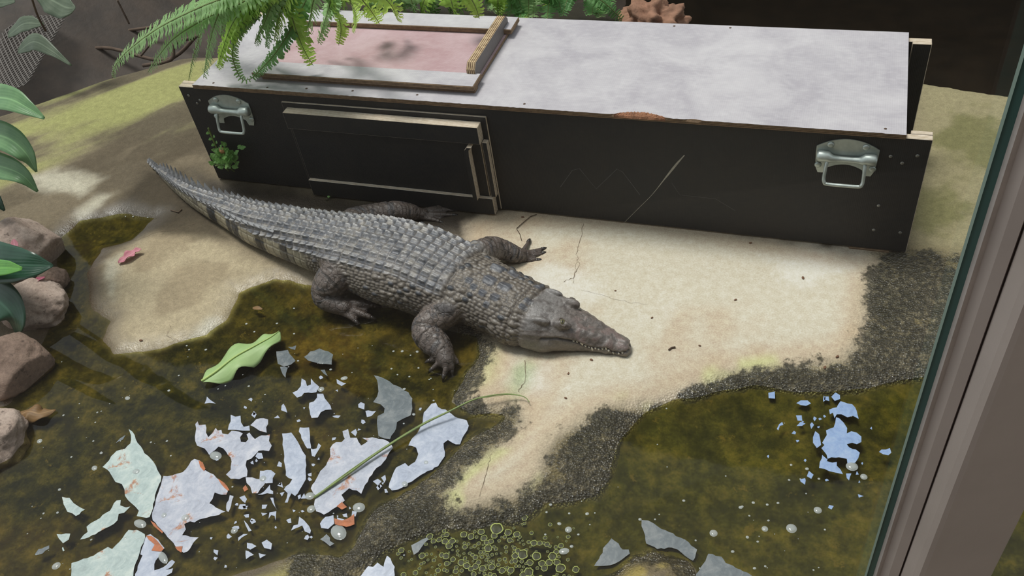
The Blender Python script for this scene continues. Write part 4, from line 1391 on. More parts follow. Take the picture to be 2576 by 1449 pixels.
Z1 = (60, 1060, 3.725); Z2 = (480, 960, 4.262); Z3 = (680, 860, 5.175); Z4 = (760, 1000, 3.623); Z5 = (600, 1240, 4.6); Z6 = (1300, 1240, 3.903); Z7 = (1900, 960, 5.175)
PLATES = [
    (Z1, 'teal', 'large pale teal film plate with a pointed top, left of the lavender plate', [(985, 75), (1005, 130), (1000, 210), (950, 260), (870, 280), (820, 330), (800, 370), (740, 430), (800, 470), (830, 520), (860, 570), (920, 590), (945, 640), (950, 700), (1010, 770), (1080, 840), (1060, 890), (1110, 900), (1180, 900), (1200, 850), (1230, 700), (1270, 590), (1290, 520), (1240, 420), (1170, 330), (1130, 300), (1100, 240), (1050, 170), (1020, 100)]),
    (Z1, 'lav', 'largest lavender film plate with rust edges in the near pool', [(1310, 515), (1390, 510), (1490, 480), (1550, 410), (1600, 355), (1650, 370), (1700, 460), (1780, 500), (1850, 560), (1920, 640), (1900, 690), (1850, 690), (1790, 670), (1770, 730), (1740, 770), (1800, 810), (1890, 850), (1830, 880), (1720, 905), (1640, 925), (1600, 950), (1560, 940), (1505, 965), (1520, 1015), (1485, 1070), (1560, 1085), (1640, 1090), (1590, 1140), (1560, 1195), (1500, 1235), (1420, 1170), (1330, 1060), (1210, 930), (1203, 890), (1220, 820), (1250, 700), (1287, 600)]),
    (Z1, 'teal', 'wide pale teal film plate cut by the bottom edge of the picture', [(985, 1020), (1060, 1020), (1135, 1060), (1140, 1090), (1100, 1180), (1080, 1260), (1040, 1360), (1010, 1520), (440, 1520), (450, 1400), (450, 1330), (520, 1310), (560, 1290), (660, 1260), (740, 1210), (790, 1180), (830, 1200), (900, 1130), (950, 1060)]),
    (Z1, 'lavc', 'whitish film plate with red rust patches beside the wide teal plate', [(1160, 1070), (1190, 1060), (1260, 1110), (1320, 1190), (1260, 1280), (1225, 1340), (1225, 1400), (1310, 1370), (1390, 1300), (1420, 1320), (1390, 1360), (1330, 1392), (1400, 1380), (1390, 1420), (1340, 1449), (1300, 1520), (1030, 1520), (1070, 1360), (1115, 1260), (1095, 1250), (1115, 1180), (1140, 1100)]),
    (Z1, 'teal', 'long narrow cream film strip left of the wide teal plate', [(530, 1110), (600, 1040), (590, 990), (680, 930), (740, 880), (810, 840), (870, 745), (910, 740), (905, 790), (960, 810), (1000, 800), (940, 860), (890, 870), (880, 930), (800, 990), (700, 1040), (610, 1090)]),
    (Z1, 'teal', 'small white boot-shaped film scrap nearest the lower left rocks', [(360, 710), (430, 720), (470, 770), (575, 830), (490, 890), (410, 850), (375, 780)]),
    (Z1, 'teal', 'small shield-shaped white film scrap below the boot-shaped one', [(310, 1060), (438, 1055), (425, 1110), (370, 1145), (330, 1100)]),
    (Z1, 'teal', 'tiny pointed white film scrap under the shield-shaped one', [(360, 1190), (370, 1180), (385, 1215), (370, 1222)]),
    (Z1, 'grey', 'dull grey oval film scrap in the lower left corner of the pool', [(105, 1250), (140, 1200), (240, 1165), (240, 1195), (180, 1240), (120, 1258)]),
    (Z1, 'grey', 'thin grey leaf-shaped film scrap left of the pointed teal plate top', [(865, 205), (900, 165), (955, 130), (930, 175)]),
    (Z2, 'lav', 'ragged lavender film plate with a brown stain below the floating green leaf', [(50, 460), (75, 430), (90, 470), (160, 465), (170, 500), (165, 550), (190, 600), (230, 560), (270, 500), (290, 530), (330, 520), (340, 560), (400, 570), (440, 530), (520, 540), (560, 560), (530, 600), (540, 650), (590, 655), (620, 620), (600, 570), (630, 550), (660, 590), (690, 620), (760, 580), (850, 570), (840, 640), (870, 690), (840, 750), (780, 740), (730, 745), (690, 790), (650, 830), (600, 850), (590, 900), (610, 960), (605, 1020), (520, 1050), (430, 1045), (380, 1000), (430, 950), (440, 860), (400, 790), (350, 720), (300, 700), (260, 740), (200, 790), (150, 720), (70, 690), (50, 640), (55, 540)]),
    (Z2, 'lavc', 'crown-shaped film scrap at the top edge of the ragged lavender plate', [(430, 360), (480, 380), (535, 370), (540, 440), (570, 490), (630, 475), (635, 530), (560, 530), (480, 520), (400, 520), (410, 470), (430, 430)]),
    (Z2, 'lav', 'fan-shaped film scrap right of the crown-shaped one', [(640, 470), (700, 410), (780, 395), (830, 410), (830, 460), (810, 490), (815, 550), (740, 530), (680, 490)]),
    (Z2, 'lavc', 'tall upright lavender film strip between the ragged plate and the grass stem', [(980, 560), (1080, 550), (1110, 590), (1150, 650), (1200, 750), (1235, 800), (1240, 900), (1235, 1000), (1235, 1050), (1190, 1130), (1150, 1200), (1120, 1230), (1080, 1200), (1040, 1300), (1010, 1300), (1040, 1200), (1000, 1160), (1060, 1100), (1090, 1050), (1020, 1010), (1015, 920), (1000, 850), (1000, 750), (985, 680), (990, 620)]),
    (Z2, 'lavc', 'narrow hooked film strip just right of the tall upright strip', [(1170, 495), (1270, 495), (1280, 600), (1290, 740), (1300, 800), (1330, 810), (1370, 740), (1400, 690), (1370, 665), (1350, 720), (1310, 730), (1290, 720), (1250, 720), (1210, 650), (1160, 540)]),
    (Z2, 'lavc', 'tiny three-pointed film scrap just below the stalk of the green leaf', [(150, 240), (175, 165), (210, 200), (270, 240)]),
    (Z2, 'lavc', 'tiny white shell-shaped film scrap above the tall upright strip', [(975, 260), (995, 240), (1020, 280), (1035, 335), (970, 310)]),
    (Z2, 'lav', 'rounded film scrap with a rusty side below the ragged lavender plate', [(590, 1030), (660, 1030), (740, 1050), (800, 1090), (750, 1150), (720, 1200), (660, 1200), (640, 1130), (600, 1090)]),
    (Z2, 'lavc', 'square film scrap holding a round bubble left of the tall strip', [(745, 960), (865, 955), (910, 990), (880, 1040), (880, 1090), (805, 1095), (740, 1040)]),
    (Z2, 'lavc', 'bow-shaped film scrap under the square scrap with the bubble', [(720, 1215), (790, 1180), (850, 1110), (855, 1160), (885, 1180), (885, 1210), (820, 1200)]),
    (Z2, 'lav', 'slim bent film sliver at the right tip of the largest lavender plate', [(420, 1220), (460, 1230), (440, 1290), (405, 1400), (385, 1390), (385, 1310)]),
    (Z3, 'grey', 'grey-blue film piece right of the tip of the floating green leaf', [(80, 130), (230, 110), (290, 200), (330, 250), (270, 300), (180, 325), (100, 290), (85, 200)]),
    (Z3, 'grey', 'small grey wedge of film under the grey-blue piece by the green leaf', [(130, 330), (230, 340), (200, 470), (165, 430)]),
    (Z3, 'grey', 'small grey film scrap above the grey-blue piece by the green leaf', [(230, 70), (340, 50), (325, 110), (270, 95)]),
    (Z3, 'grey', 'faint tan-grey film sheet over the golden bed near the fore foot', [(440, 200), (520, 130), (640, 90), (760, 130), (820, 170), (800, 300), (720, 290), (650, 290), (580, 270), (500, 250)]),
    (Z3, 'lavc', 'bat-shaped pale film piece above the five-holed piece', [(290, 665), (350, 640), (400, 580), (410, 480), (460, 510), (480, 580), (530, 560), (530, 480), (570, 530), (640, 590), (600, 660), (540, 670), (440, 670), (410, 710), (350, 730)]),
    (Z3, 'lavc', 'cracked pale film piece directly below the bat-shaped piece', [(610, 680), (690, 680), (710, 740), (760, 800), (800, 885), (720, 890), (660, 920), (620, 990), (540, 995), (515, 900), (510, 800), (570, 780), (610, 730)]),
    (Z3, 'lavc', 'small bright film scrap under an oval bubble right of the bat-shaped piece', [(865, 490), (960, 540), (990, 545), (930, 580), (870, 545)]),
    (Z3, 'grey', 'small pale film wedge above the bat-shaped piece', [(655, 370), (710, 365), (750, 450), (700, 420)]),
    (Z3, 'grey', 'large grey triangular film sheet between the fore foot and the grass stem', [(1350, 440), (1400, 450), (1500, 490), (1600, 560), (1700, 600), (1800, 660), (1850, 740), (1850, 870), (1830, 960), (1740, 1000), (1650, 1050), (1640, 1130), (1560, 1270), (1480, 1260), (1410, 1230), (1400, 1150), (1390, 1030), (1400, 970), (1480, 930), (1490, 870), (1440, 820), (1380, 800), (1340, 790), (1390, 720), (1410, 650), (1390, 500)]),
    (Z3, 'lavc', 'small upper film scrap left of the grey triangular sheet', [(1145, 820), (1180, 790), (1230, 810), (1225, 885), (1150, 860)]),
    (Z3, 'lavc', 'small lower film scrap left of the grey triangular sheet', [(1240, 905), (1380, 905), (1320, 970), (1260, 985)]),
    (Z4, 'lav', 'big wrinkled lavender film plate under the lower half of the grass stem', [(260, 460), (310, 410), (360, 410), (390, 380), (370, 310), (420, 290), (440, 370), (500, 370), (540, 440), (600, 400), (550, 370), (640, 365), (700, 380), (780, 400), (830, 460), (780, 530), (720, 620), (650, 680), (600, 770), (540, 880), (500, 850), (430, 830), (360, 890), (390, 940), (330, 990), (280, 1020), (200, 1070), (130, 1040), (110, 980), (130, 900), (80, 830), (150, 710), (220, 620), (260, 540)]),
    (Z4, 'lavc', 'lavender film plate between the grass stem and the tip of the slab', [(1110, 140), (1180, 60), (1220, 50), (1240, 90), (1330, 130), (1420, 190), (1500, 210), (1520, 260), (1480, 340), (1440, 430), (1400, 430), (1330, 390), (1290, 420), (1300, 540), (1240, 630), (1120, 690), (1000, 770), (880, 840), (820, 850), (790, 820), (860, 640), (940, 600), (970, 630), (1030, 590), (1060, 520), (1040, 460), (970, 440), (1000, 380), (1050, 330), (1100, 230)]),
    (Z5, 'lavc', 'arched film scrap above the lichen-covered rock at the bottom edge', [(610, 440), (640, 380), (690, 370), (705, 280), (760, 320), (820, 390), (840, 440), (830, 475), (770, 450), (740, 380), (700, 400), (650, 420)]),
    (Z5, 'lavc', 'bright faceted film scrap in the strait right of the lichen-covered rock', [(1410, 500), (1480, 470), (1520, 520), (1580, 560), (1520, 620), (1500, 720), (1440, 720), (1390, 660), (1400, 580)]),
    (Z5, 'lavc', 'claw-shaped film scrap right of the bright faceted one', [(1650, 560), (1680, 460), (1760, 440), (1840, 390), (1870, 450), (1890, 540), (1850, 570), (1810, 510), (1760, 530), (1740, 590), (1660, 620)]),
    (Z5, 'lavc', 'tiny fish-shaped white film scrap below the slab tip', [(2075, 400), (2100, 350), (2160, 315), (2180, 350), (2140, 380)]),
    (Z5, 'grey', 'dull grey film sliver beside the algae bubble cluster', [(2000, 610), (2080, 570), (2200, 510), (2250, 510), (2150, 590), (2080, 690), (2030, 720)]),
    (Z5, 'lavc', 'jagged blue-grey film piece at the bottom edge left of the algae bubbles', [(1360, 930), (1480, 850), (1560, 860), (1610, 810), (1680, 860), (1720, 730), (1760, 760), (1810, 860), (1810, 990), (1560, 1000), (1440, 990)]),
    (Z5, 'grey', 'grey folded film scrap at the top of the lichen-covered rock', [(945, 540), (1020, 480), (1060, 520), (1060, 560), (1110, 590), (1060, 620), (1000, 570)]),
    (Z5, 'lavc', 'upper left scrap of the four-piece film cluster left of the lichen rock', [(100, 580), (160, 590), (210, 620), (140, 660), (100, 640)]),
    (Z5, 'lavc', 'lower left scrap of the four-piece film cluster left of the lichen rock', [(85, 670), (120, 680), (180, 720), (90, 770)]),
    (Z5, 'lavc', 'upper right scrap of the four-piece film cluster left of the lichen rock', [(270, 580), (330, 545), (390, 590), (380, 660), (300, 640)]),
    (Z5, 'lavc', 'lower right scrap of the four-piece film cluster left of the lichen rock', [(235, 700), (320, 720), (250, 760)]),
    (Z5, 'lavc', 'slim petal-shaped film scrap above the four-piece cluster', [(65, 320), (110, 370), (155, 440), (120, 450), (85, 380)]),
    (Z5, 'lavc', 'narrow slanting film sliver left above the four-piece cluster', [(0, 520), (60, 480), (110, 480), (40, 520), (0, 560)]),
    (Z5, 'lavc', 'slender film sliver with a hooked end below the tall upright strip', [(370, 60), (405, 60), (430, 170), (450, 205), (400, 130)]),
    (Z5, 'lavc', 'small two-legged film scrap below the hooked sliver', [(360, 230), (440, 215), (430, 320), (420, 270), (380, 260), (350, 300)]),
    (Z5, 'lavc', 'rounded lavender film scrap at the foot of the big wrinkled plate', [(945, 360), (1010, 280), (1100, 262), (1110, 360), (1040, 420), (960, 410)]),
    (Z6, 'grey', 'long grey film blade above the gravelly rock in the far pool corner', [(1225, 270), (1290, 275), (1380, 330), (1500, 390), (1600, 440), (1690, 490), (1770, 560), (1730, 670), (1650, 620), (1580, 560), (1520, 540), (1380, 555), (1270, 500), (1260, 420), (1225, 330)]),
    (Z6, 'grey', 'grey funnel-shaped film sheet left of the gravelly rock', [(930, 450), (1000, 500), (1040, 560), (1100, 560), (1110, 600), (1030, 660), (960, 700), (860, 720), (760, 720), (820, 620), (870, 520)]),
    (Z6, 'grey', 'grey film sheet right of the gravelly rock at the bottom edge', [(1880, 600), (1950, 620), (2010, 630), (2050, 690), (2150, 740), (2300, 810), (2400, 900), (1750, 900), (1760, 800), (1830, 700)]),
    (Z7, 'blue', 'largest pale blue film plate in the pool beside the window frame', [(1050, 470), (1090, 480), (1150, 540), (1195, 610), (1190, 680), (1250, 650), (1320, 670), (1380, 720), (1380, 790), (1320, 820), (1260, 800), (1190, 820), (1220, 860), (1310, 890), (1360, 930), (1340, 1000), (1300, 1060), (1200, 1070), (1190, 1010), (1090, 990), (990, 990), (940, 1010), (900, 920), (860, 870), (900, 830), (870, 800), (930, 700), (920, 640), (1020, 600), (1040, 540)]),
    (Z7, 'blue', 'pale blue film band at the top of the blue patch', [(960, 370), (1060, 340), (1080, 300), (1110, 260), (1200, 290), (1260, 300), (1320, 390), (1345, 490), (1270, 450), (1200, 470), (1120, 430), (1060, 430), (1030, 480), (1010, 410), (970, 430)]),
    (Z7, 'blue', 'small blue film piece at the left side of the largest blue plate', [(750, 800), (750, 730), (780, 650), (830, 690), (845, 760), (855, 830), (800, 870)]),
    (Z7, 'blue', 'blue bubbly film piece at the lower end of the blue patch', [(830, 1130), (840, 1050), (870, 960), (940, 1020), (930, 1040), (1000, 1060), (1060, 1050), (1060, 1100), (1110, 1150), (1140, 1210), (1050, 1190), (960, 1170), (900, 1140)]),
    (Z7, 'blue', 'pale blue film crescent at the upper left of the blue patch', [(535, 285), (590, 250), (680, 250), (725, 290), (660, 320), (590, 310)]),
    (Z7, 'blue', 'lone blue film scrap between the blue patch and the window frame', [(1610, 920), (1640, 890), (1700, 890), (1750, 870), (1770, 930), (1730, 965), (1660, 950)]),
    (Z7, 'blue', 'tiny blue film scrap farthest left of the blue patch', [(280, 620), (310, 560), (350, 530), (365, 570), (320, 580), (300, 640)]),
    (Z7, 'blue', 'tiny blue film flake at the very bottom of the blue patch', [(1180, 1200), (1250, 1200), (1220, 1290), (1190, 1260)]),
]
for i, (zf, kind, lab, pts) in enumerate(PLATES):
    me, c = plate_mesh('film_plate', zz(*zf, pts), 2.0, seed=i)
    # nudged up by hair widths so that neighbours never share a face
    tag(link('film_plate', me, FILM[kind], None, (c[0], c[1], c[2] + .0006 + .0001 * (i % 4))), lab, 'surface film', 'broken film plates floating on the pool')
SH = random.Random(51)
ns_ = 0
while ns_ < 90:
    cx_, cy_ = SH.gauss(760, 190), SH.gauss(1230, 120)
    if SH.random() < .18:
        cx_, cy_ = SH.gauss(2080, 60), SH.gauss(1110, 70)
    if not (430 < cx_ < 2200 and 930 < cy_ < 1430):
        continue
    if any(poly_sd(np.array([cx_]), np.array([cy_]), q)[0] > -9 for q in [zz(*zf, pp) for zf, _, _, pp in PLATES]):
        continue
    wp = G(cx_, cy_, WL)
    if gz(wp[0], wp[1]) > WL - .004:
        continue
    r0, a0, k0 = SH.uniform(3, 9), SH.uniform(0, 6), SH.choice([3, 4, 4, 5])
    pts = [(cx_ + r0 * SH.uniform(.4, 1.5) * math.cos(a0 + 6.283 * i / k0) * 1.1, cy_ + r0 * SH.uniform(.4, 1.5) * math.sin(a0 + 6.283 * i / k0)) for i in range(k0)]
    me, c = plate_mesh('film_shard', pts, 1.0, seed=300 + ns_)
    tag(link('film_shard', me, FILM['blue' if cx_ > 1500 else 'lavc'], None, (c[0], c[1], c[2] + .0006)), *(('tiny blue film shard drifting around the blue patch by the window frame', 'surface film', 'tiny blue film shards') if cx_ > 1500 else ('tiny lavender film shard drifting between the larger near pool plates', 'surface film', 'tiny lavender film shards')))
    ns_ += 1
RUST = [
    (Z1, 'rusty scum fleck on the upper point of the largest lavender plate', [(1640, 370), (1680, 390), (1705, 450), (1690, 470), (1655, 430)]),
    (Z1, 'large rust-red scum patch on the whitish plate', [(1150, 1075), (1200, 1080), (1260, 1130), (1315, 1200), (1290, 1225), (1200, 1215), (1230, 1160), (1170, 1110)]),
    (Z1, 'long orange scum streak along the lower edge of the largest lavender plate', [(1190, 935), (1230, 960), (1310, 1040), (1300, 1055), (1220, 985)]),
    (Z1, 'orange scum fleck at the lowest corner of the largest lavender plate', [(1420, 1180), (1490, 1175), (1480, 1235), (1440, 1210)]),
    (Z1, 'orange scum streak on the right shoulder of the largest lavender plate', [(1820, 540), (1880, 580), (1930, 650), (1915, 655), (1850, 590)]),
    (Z2, 'orange scum fleck left of the rounded scrap', [(560, 1150), (590, 1115), (620, 1160), (580, 1185)]),
    (Z5, 'orange-brown scum fleck right of the big wrinkled plate', [(1140, 160), (1200, 110), (1260, 170), (1200, 200)]),
    (Z5, 'wide dark rust scum patch below the big wrinkled plate', [(1110, 300), (1200, 325), (1290, 290), (1340, 250), (1345, 370), (1250, 400), (1120, 370)]),
]
for i, (zf, lab, pts) in enumerate(RUST):
    me, c = plate_mesh('rust_fleck', zz(*zf, pts), 1.4, seed=100 + i)
    tag(link('rust_fleck', me, FILM['rust'], None, (c[0], c[1], c[2] + .0018)), lab, 'scum', 'rusty scum flecks on the pool')

# bubbles
BUB, nt_, bs_, L_ = mat_new('bubble_skin')
bs_.inputs['Base Color'].default_value = (.62, .66, .64, 1)
bs_.inputs['Roughness'].default_value = .08
bs_.inputs['Alpha'].default_value = .6
bs_.inputs['Coat Weight'].default_value = .6


def dome(name, seg=14):
    V, F = [], []
    prof = [(1.15, 0.0), (1.0, .08), (.90, .19), (.70, .30), (.42, .37), (.12, .39)]
    for r, z in prof:
        V += [(r * math.cos(2 * PI * k / seg), r * math.sin(2 * PI * k / seg), z) for k in range(seg)]
    for i in range(len(prof) - 1):
        for k in range(seg):
            F.append((i * seg + k, i * seg + (k + 1) % seg, (i + 1) * seg + (k + 1) % seg, (i + 1) * seg + k))
    F.append(tuple(range((len(prof) - 1) * seg, len(prof) * seg)))
    return pymesh(name, V, F, True)


DOME = dome('bubble')
DOME.materials.append(BUB)
POLYW = [zz(*zf, p) for zf, _, _, p in PLATES]


def bubble(px, py, r, lab, grp, el=1.0, z=WL):
    p = G(px, py, z)
    if gz(p[0], p[1]) > WL + .0015:
        return False
    if grp.startswith('small'):
        lab, grp = ('small white round bubble in the far pool by the window frame', 'small bubbles scattered on the far pool') if px > 1340 else (lab, grp)
    o = link('bubble', DOME, None, None, (p[0], p[1], z + .0009))
    o.scale = (r * el, r, r)
    o.rotation_euler = (0, 0, RNG.uniform(-.6, .6))
    tag(o, lab, 'bubble', grp)
    return True


BIG = [(543, 1147, 14, 1.5, 'long oval bubble at the left edge of the ragged lavender plate'), (662, 1205, 11, 1.1, 'round bubble on the square film scrap'), (467, 1303, 12, 1.1, 'larger round bubble on the largest lavender plate'), (413, 1297, 9, 1.1, 'smaller oval bubble on the largest lavender plate'), (343, 1187, 10, 1.3, 'oval bubble in the middle of the pointed teal plate'), (353, 1318, 12, 1.8, 'sausage-shaped bubble between the two large plates'), (410, 1403, 10, 2.4, 'long sausage-shaped bubble beside the whitish plate'), (780, 1248, 12, 1.2, 'round bubble at the lower end of the grass stem'), (783, 1281, 12, 1.0, 'second round bubble below the lower end of the grass stem'), (903, 1277, 15, 1.2, 'large lumpy pinkish bubble right of the big wrinkled plate'), (852, 1340, 19, 1.4, 'largest flat grey bubble above the lichen rock'), (590, 1335, 10, 1.0, 'round bubble right of the largest lavender plate'), (808, 980, 10, 1.0, 'white round bubble beside the bat-shaped film piece'), (866, 952, 8, 1.4, 'white oval bubble on the small bright film scrap'), (1018, 1218, 9, 1.2, 'round bubble at the lower edge of the slab-side lavender plate'), (1072, 1164, 7, 1.2, 'oval bubble on the slab-side lavender plate'), (2143, 1174, 14, 1.1, 'large white dome bubble on the blue patch'), (2173, 1200, 9, 1.0, 'white round bubble below the large white dome bubble'), (1991, 1330, 13, 1.0, 'largest pale disc bubble in the far pool'), (2057, 1284, 10, 1.0, 'pale disc bubble right of the largest disc'), (1795, 1342, 10, 1.0, 'pale disc bubble left of the largest disc'), (1924, 1331, 8, 1.0, 'medium pale disc between two bigger discs'), (1419, 1387, 9, 1.5, 'pale oblong bubble beside the algae cluster'), (321, 1002, 7, 1.4, 'grey oval bubble in the open water left of the green leaf'), (100, 1110, 8, 1.2, 'grey oval bubble near the lower left rocks'), (238, 1178, 8, 1.3, 'grey oval bubble left of the pointed teal plate'), (1430, 1333, 9, 1.0, 'white burst bubble in the dark water below the slab tip'), (142, 1424, 11, 1.1, 'round bubble in the lower left corner of the pool')]
for px, py, r, el, lab in BIG:
    bubble(px, py, r / 1500., lab, 'large bubbles on the pool', el)
SPOTS = [(585, 1225), (470, 870), (316, 545), (335, 545), (372, 547), (620, 815), (697, 814), (740, 776), (740, 840), (640, 835), (518, 880), (476, 880), (990, 884), (1012, 884), (1033, 894), (1050, 885), (1053, 926), (985, 928), (1000, 943), (1030, 948), (1080, 955), (1017, 979), (1091, 1008), (1041, 1043), (1016, 1066), (750, 908), (812, 915), (832, 930), (626, 972), (667, 993), (425, 983), (450, 945), (255, 1035), (240, 1063), (200, 1016), (245, 1038), (160, 1045), (235, 1110), (255, 1140), (180, 1150), (380, 1113), (430, 1147), (420, 1110), (360, 1245), (150, 1232), (110, 1292), (145, 1290), (230, 1358), (315, 1355), (1385, 1270), (1375, 1289), (1432, 1292), (1477, 1293), (1407, 1318), (1372, 1345), (1455, 1345), (1438, 1375), (1610, 1307), (1863, 1277), (1930, 1270), (1957, 1266), (1867, 1275), (1880, 1352), (1906, 1363), (1933, 1310), (1895, 1265), (2075, 1333), (1843, 1388), (1898, 1430), (1925, 1425), (1985, 1208), (1990, 1170), (2060, 1205), (2030, 1180), (1720, 1260), (1750, 1360), (1885, 1298)]
for px, py in SPOTS:
    bubble(px, py, RNG.uniform(2.4, 4.6) / 1500., 'small white round bubble in the near pool around the film plates', 'small bubbles scattered on the near pool', RNG.uniform(1, 1.25))
for k in range(150):
    px = RNG.choice([RNG.gauss(760, 230), RNG.uniform(60, 1150), RNG.uniform(1450, 2150)]); py = RNG.uniform(870, 1445)
    bubble(px, py, RNG.uniform(1.0, 2.6) / 1500., 'small white round bubble in the near pool around the film plates', 'small bubbles scattered on the near pool')

# algae rings
ALGD = simple_mat('algae_dome', srgb(58, 60, 28), .35, .4, 120, .3)
ALGR = simple_mat('algae_rim', srgb(172, 182, 96), .5, .3, 120, 0)
def algae_mesh(seed):
    r = random.Random(seed)
    V, F, mi = [], [], []
    seg = 18
    wob = [1 + r.uniform(-.12, .12) for _ in range(seg)]
    prof = [(1.06, -.05), (1.08, .10), (.98, .16), (.90, .12), (.80, .20), (.45, .34), (.1, .38)]
    for q, z in prof:
        V += [(q * wob[k] * math.cos(2 * PI * k / seg), q * wob[k] * math.sin(2 * PI * k / seg), z) for k in range(seg)]
    for i in range(len(prof) - 1):
        for k in range(seg):
            F.append((i * seg + k, i * seg + (k + 1) % seg, (i + 1) * seg + (k + 1) % seg, (i + 1) * seg + k)); mi.append(1 if i < 3 else 0)
    F.append(tuple(range((len(prof) - 1) * seg, len(prof) * seg))); mi.append(0)
    me = pymesh('algae_bubble', V, F, True)
    me.polygons.foreach_set('material_index', mi)
    me.materials.append(ALGD); me.materials.append(ALGR)
    return me


AM = [algae_mesh(i) for i in range(4)]
placed = []
CL = [(1250, 1331, 19), (1291, 1307, 12), (1278, 1340, 11), (1305, 1278, 12), (1320, 1303, 9), (1245, 1290, 10), (1228, 1380, 12), (1410, 1430, 14), (1330, 1440, 14), (1315, 1395, 15), (1390, 1400, 13), (1350, 1400, 13), (1325, 1265, 9), (1010, 1385, 9), (1300, 1250, 7)]
tries = 0
while len(CL) < 420 and tries < 6000:
    tries += 1
    px, py = RNG.gauss(1230, 110), RNG.gauss(1400, 45)
    if not (1000 < px < 1450 and 1300 < py < 1460):
        continue
    CL.append((px, py, RNG.choice([3.2, 4, 5, 6, 8, 10])))
nb = 0
for px, py, r in CL:
    if any((px - a) ** 2 + (py - b) ** 2 < (.62 * (r + c)) ** 2 for a, b, c in placed):
        continue
    p = G(px, py, WL)
    if gz(p[0], p[1]) > WL + .001 or poly_sd(np.array([px]), np.array([py]), POLYW[39])[0] > 0:
        continue
    placed.append((px, py, r))
    o = link('algae_bubble', AM[nb % 4], None, None, (p[0], p[1], WL + .0002 + .0001 * (nb % 5)))
    o.scale = (r / 1550., r / 1550., r / 1550.); o.rotation_euler = (0, 0, RNG.uniform(0, 6))
    tag(o, 'yellow-green rimmed algae bubble in the floating cluster below the slab tip', 'algae bubble', 'algae bubbles clustered below the slab tip')
    nb += 1

# ------------------------------------------------------------------ leaves
def leaf_mat(name, a, b, rough=.4, veins=14, trans=.25):
    m, nt, bs, L = mat_new(name)
    uv = nd(nt, 'ShaderNodeUVMap')
    sp = nd(nt, 'ShaderNodeSeparateXYZ'); L.new(uv.outputs[0], sp.inputs[0])
    n = noise(nt, 30, 5, .6, objco(nt))
    mid = ramp(nt, mathn(nt, 'ABSOLUTE', mathn(nt, 'SUBTRACT', sp.outputs[1], .5)), [(0.0, 1.0), (.05, 0.0)])
    vv = mathn(nt, 'SINE', mathn(nt, 'MULTIPLY', mathn(nt, 'ADD', mathn(nt, 'ABSOLUTE', mathn(nt, 'SUBTRACT', sp.outputs[1], .5)), mathn(nt, 'MULTIPLY', sp.outputs[0], -.25)), veins * 2 * PI))
    c = mixc(nt, n, a, b)
    c = mixc(nt, mathn(nt, 'MULTIPLY', mid, .6), c, tuple(min(1, q * 1.6 + .03) for q in b))
    c = mixc(nt, ramp(nt, vv, [(.6, 0.0), (1.0, .3)]), c, b)
    L.new(c, bs.inputs['Base Color'])
    bs.inputs['Roughness'].default_value = rough
    L.new(bump(nt, mathn(nt, 'ADD', mathn(nt, 'MULTIPLY', vv, .25), n), .15, .003), bs.inputs['Normal'])
    tr = nd(nt, 'ShaderNodeBsdfTranslucent'); L.new(c, tr.inputs[0])
    mx = nd(nt, 'ShaderNodeMixShader'); mx.inputs[0].default_value = trans
    L.new(bs.outputs[0], mx.inputs[1]); L.new(tr.outputs[0], mx.inputs[2])
    L.new(mx.outputs[0], nt.nodes['Material Output'].inputs['Surface'])
    return m


def leaf_mesh(name, spine, widths, normal, curl=0.0, wave=0.0, cup=0.0, nx=4, thick=.0006, wfreq=3.0):
    """blade along a 3-D spine; widths = half width along it; cup folds it along the midrib"""
    P = [Vector(p) for p in catmull(spine, 6)]
    m = len(P)
    W_ = np.interp(np.linspace(0, 1, m), np.linspace(0, 1, len(widths)), widths)
    N0 = Vector(normal).normalized()
    V, F, UV = [], [], []
    cols = 2 * nx + 1
    for i, p in enumerate(P):
        t = (P[min(i + 1, m - 1)] - P[max(i - 1, 0)]).normalized()
        s = t.cross(N0).normalized(); nn = s.cross(t).normalized()
        for j in range(cols):
            q = (j - nx) / nx
            w = W_[i]
            z = cup * abs(q) * w + curl * q * q * w + wave * w * math.sin(i / m * wfreq * 2 * PI + (1.3 if q > 0 else 0)) * abs(q) ** 1.5
            V.append(p + s * q * w + nn * z)
            UV.append((i / (m - 1), (q + 1) / 2))
    for i in range(m - 1):
        for j in range(cols - 1):
            a = i * cols + j
            F.append((a, a + 1, a + cols + 1, a + cols))
    n0 = len(V)
    me = bpy.data.meshes.new(name)
    me.from_pydata([tuple(v) for v in V], [], F)
    uvl = me.uv_layers.new(name='UVMap')
    for l in me.loops:
        uvl.data[l.index].uv = UV[l.vertex_index]
    smooth_all(me)
    me.update()
    return me


def solid(o, t=.0008):
    md = o.modifiers.new('thickness', 'SOLIDIFY'); md.thickness = t; md.offset = 0
    return o


# floating green leaf
PALE = leaf_mat('pale_green_underside', srgb(150, 186, 116), srgb(186, 212, 146), .5, 5, .15)
sp = [G(508, 960, WL + .012), G(545, 935, WL + .014), G(590, 900, WL + .020), G(640, 872, WL + .020), G(680, 850, WL + .016), G(702, 834, WL + .008)]
fl = link('fallen_leaf', leaf_mesh('fallen_leaf', sp, [.003, .026, .042, .038, .046, .034, .027, .021, .004], (0, 0, 1), curl=-.26, wave=.26, nx=6, wfreq=2.9), PALE)
solid(fl, .0009)
tag(fl, 'curled pale green leaf floating upside down on the pool', 'leaf')
mid = link('midrib', tube_mesh('midrib', [tuple(np.array(p) + [0, 0, .002]) for p in catmull(sp, 5)], list(np.linspace(.0036, .0008, 26)), 6), simple_mat('leaf_midrib', srgb(182, 206, 120), .5, .1, 30, 0), fl)

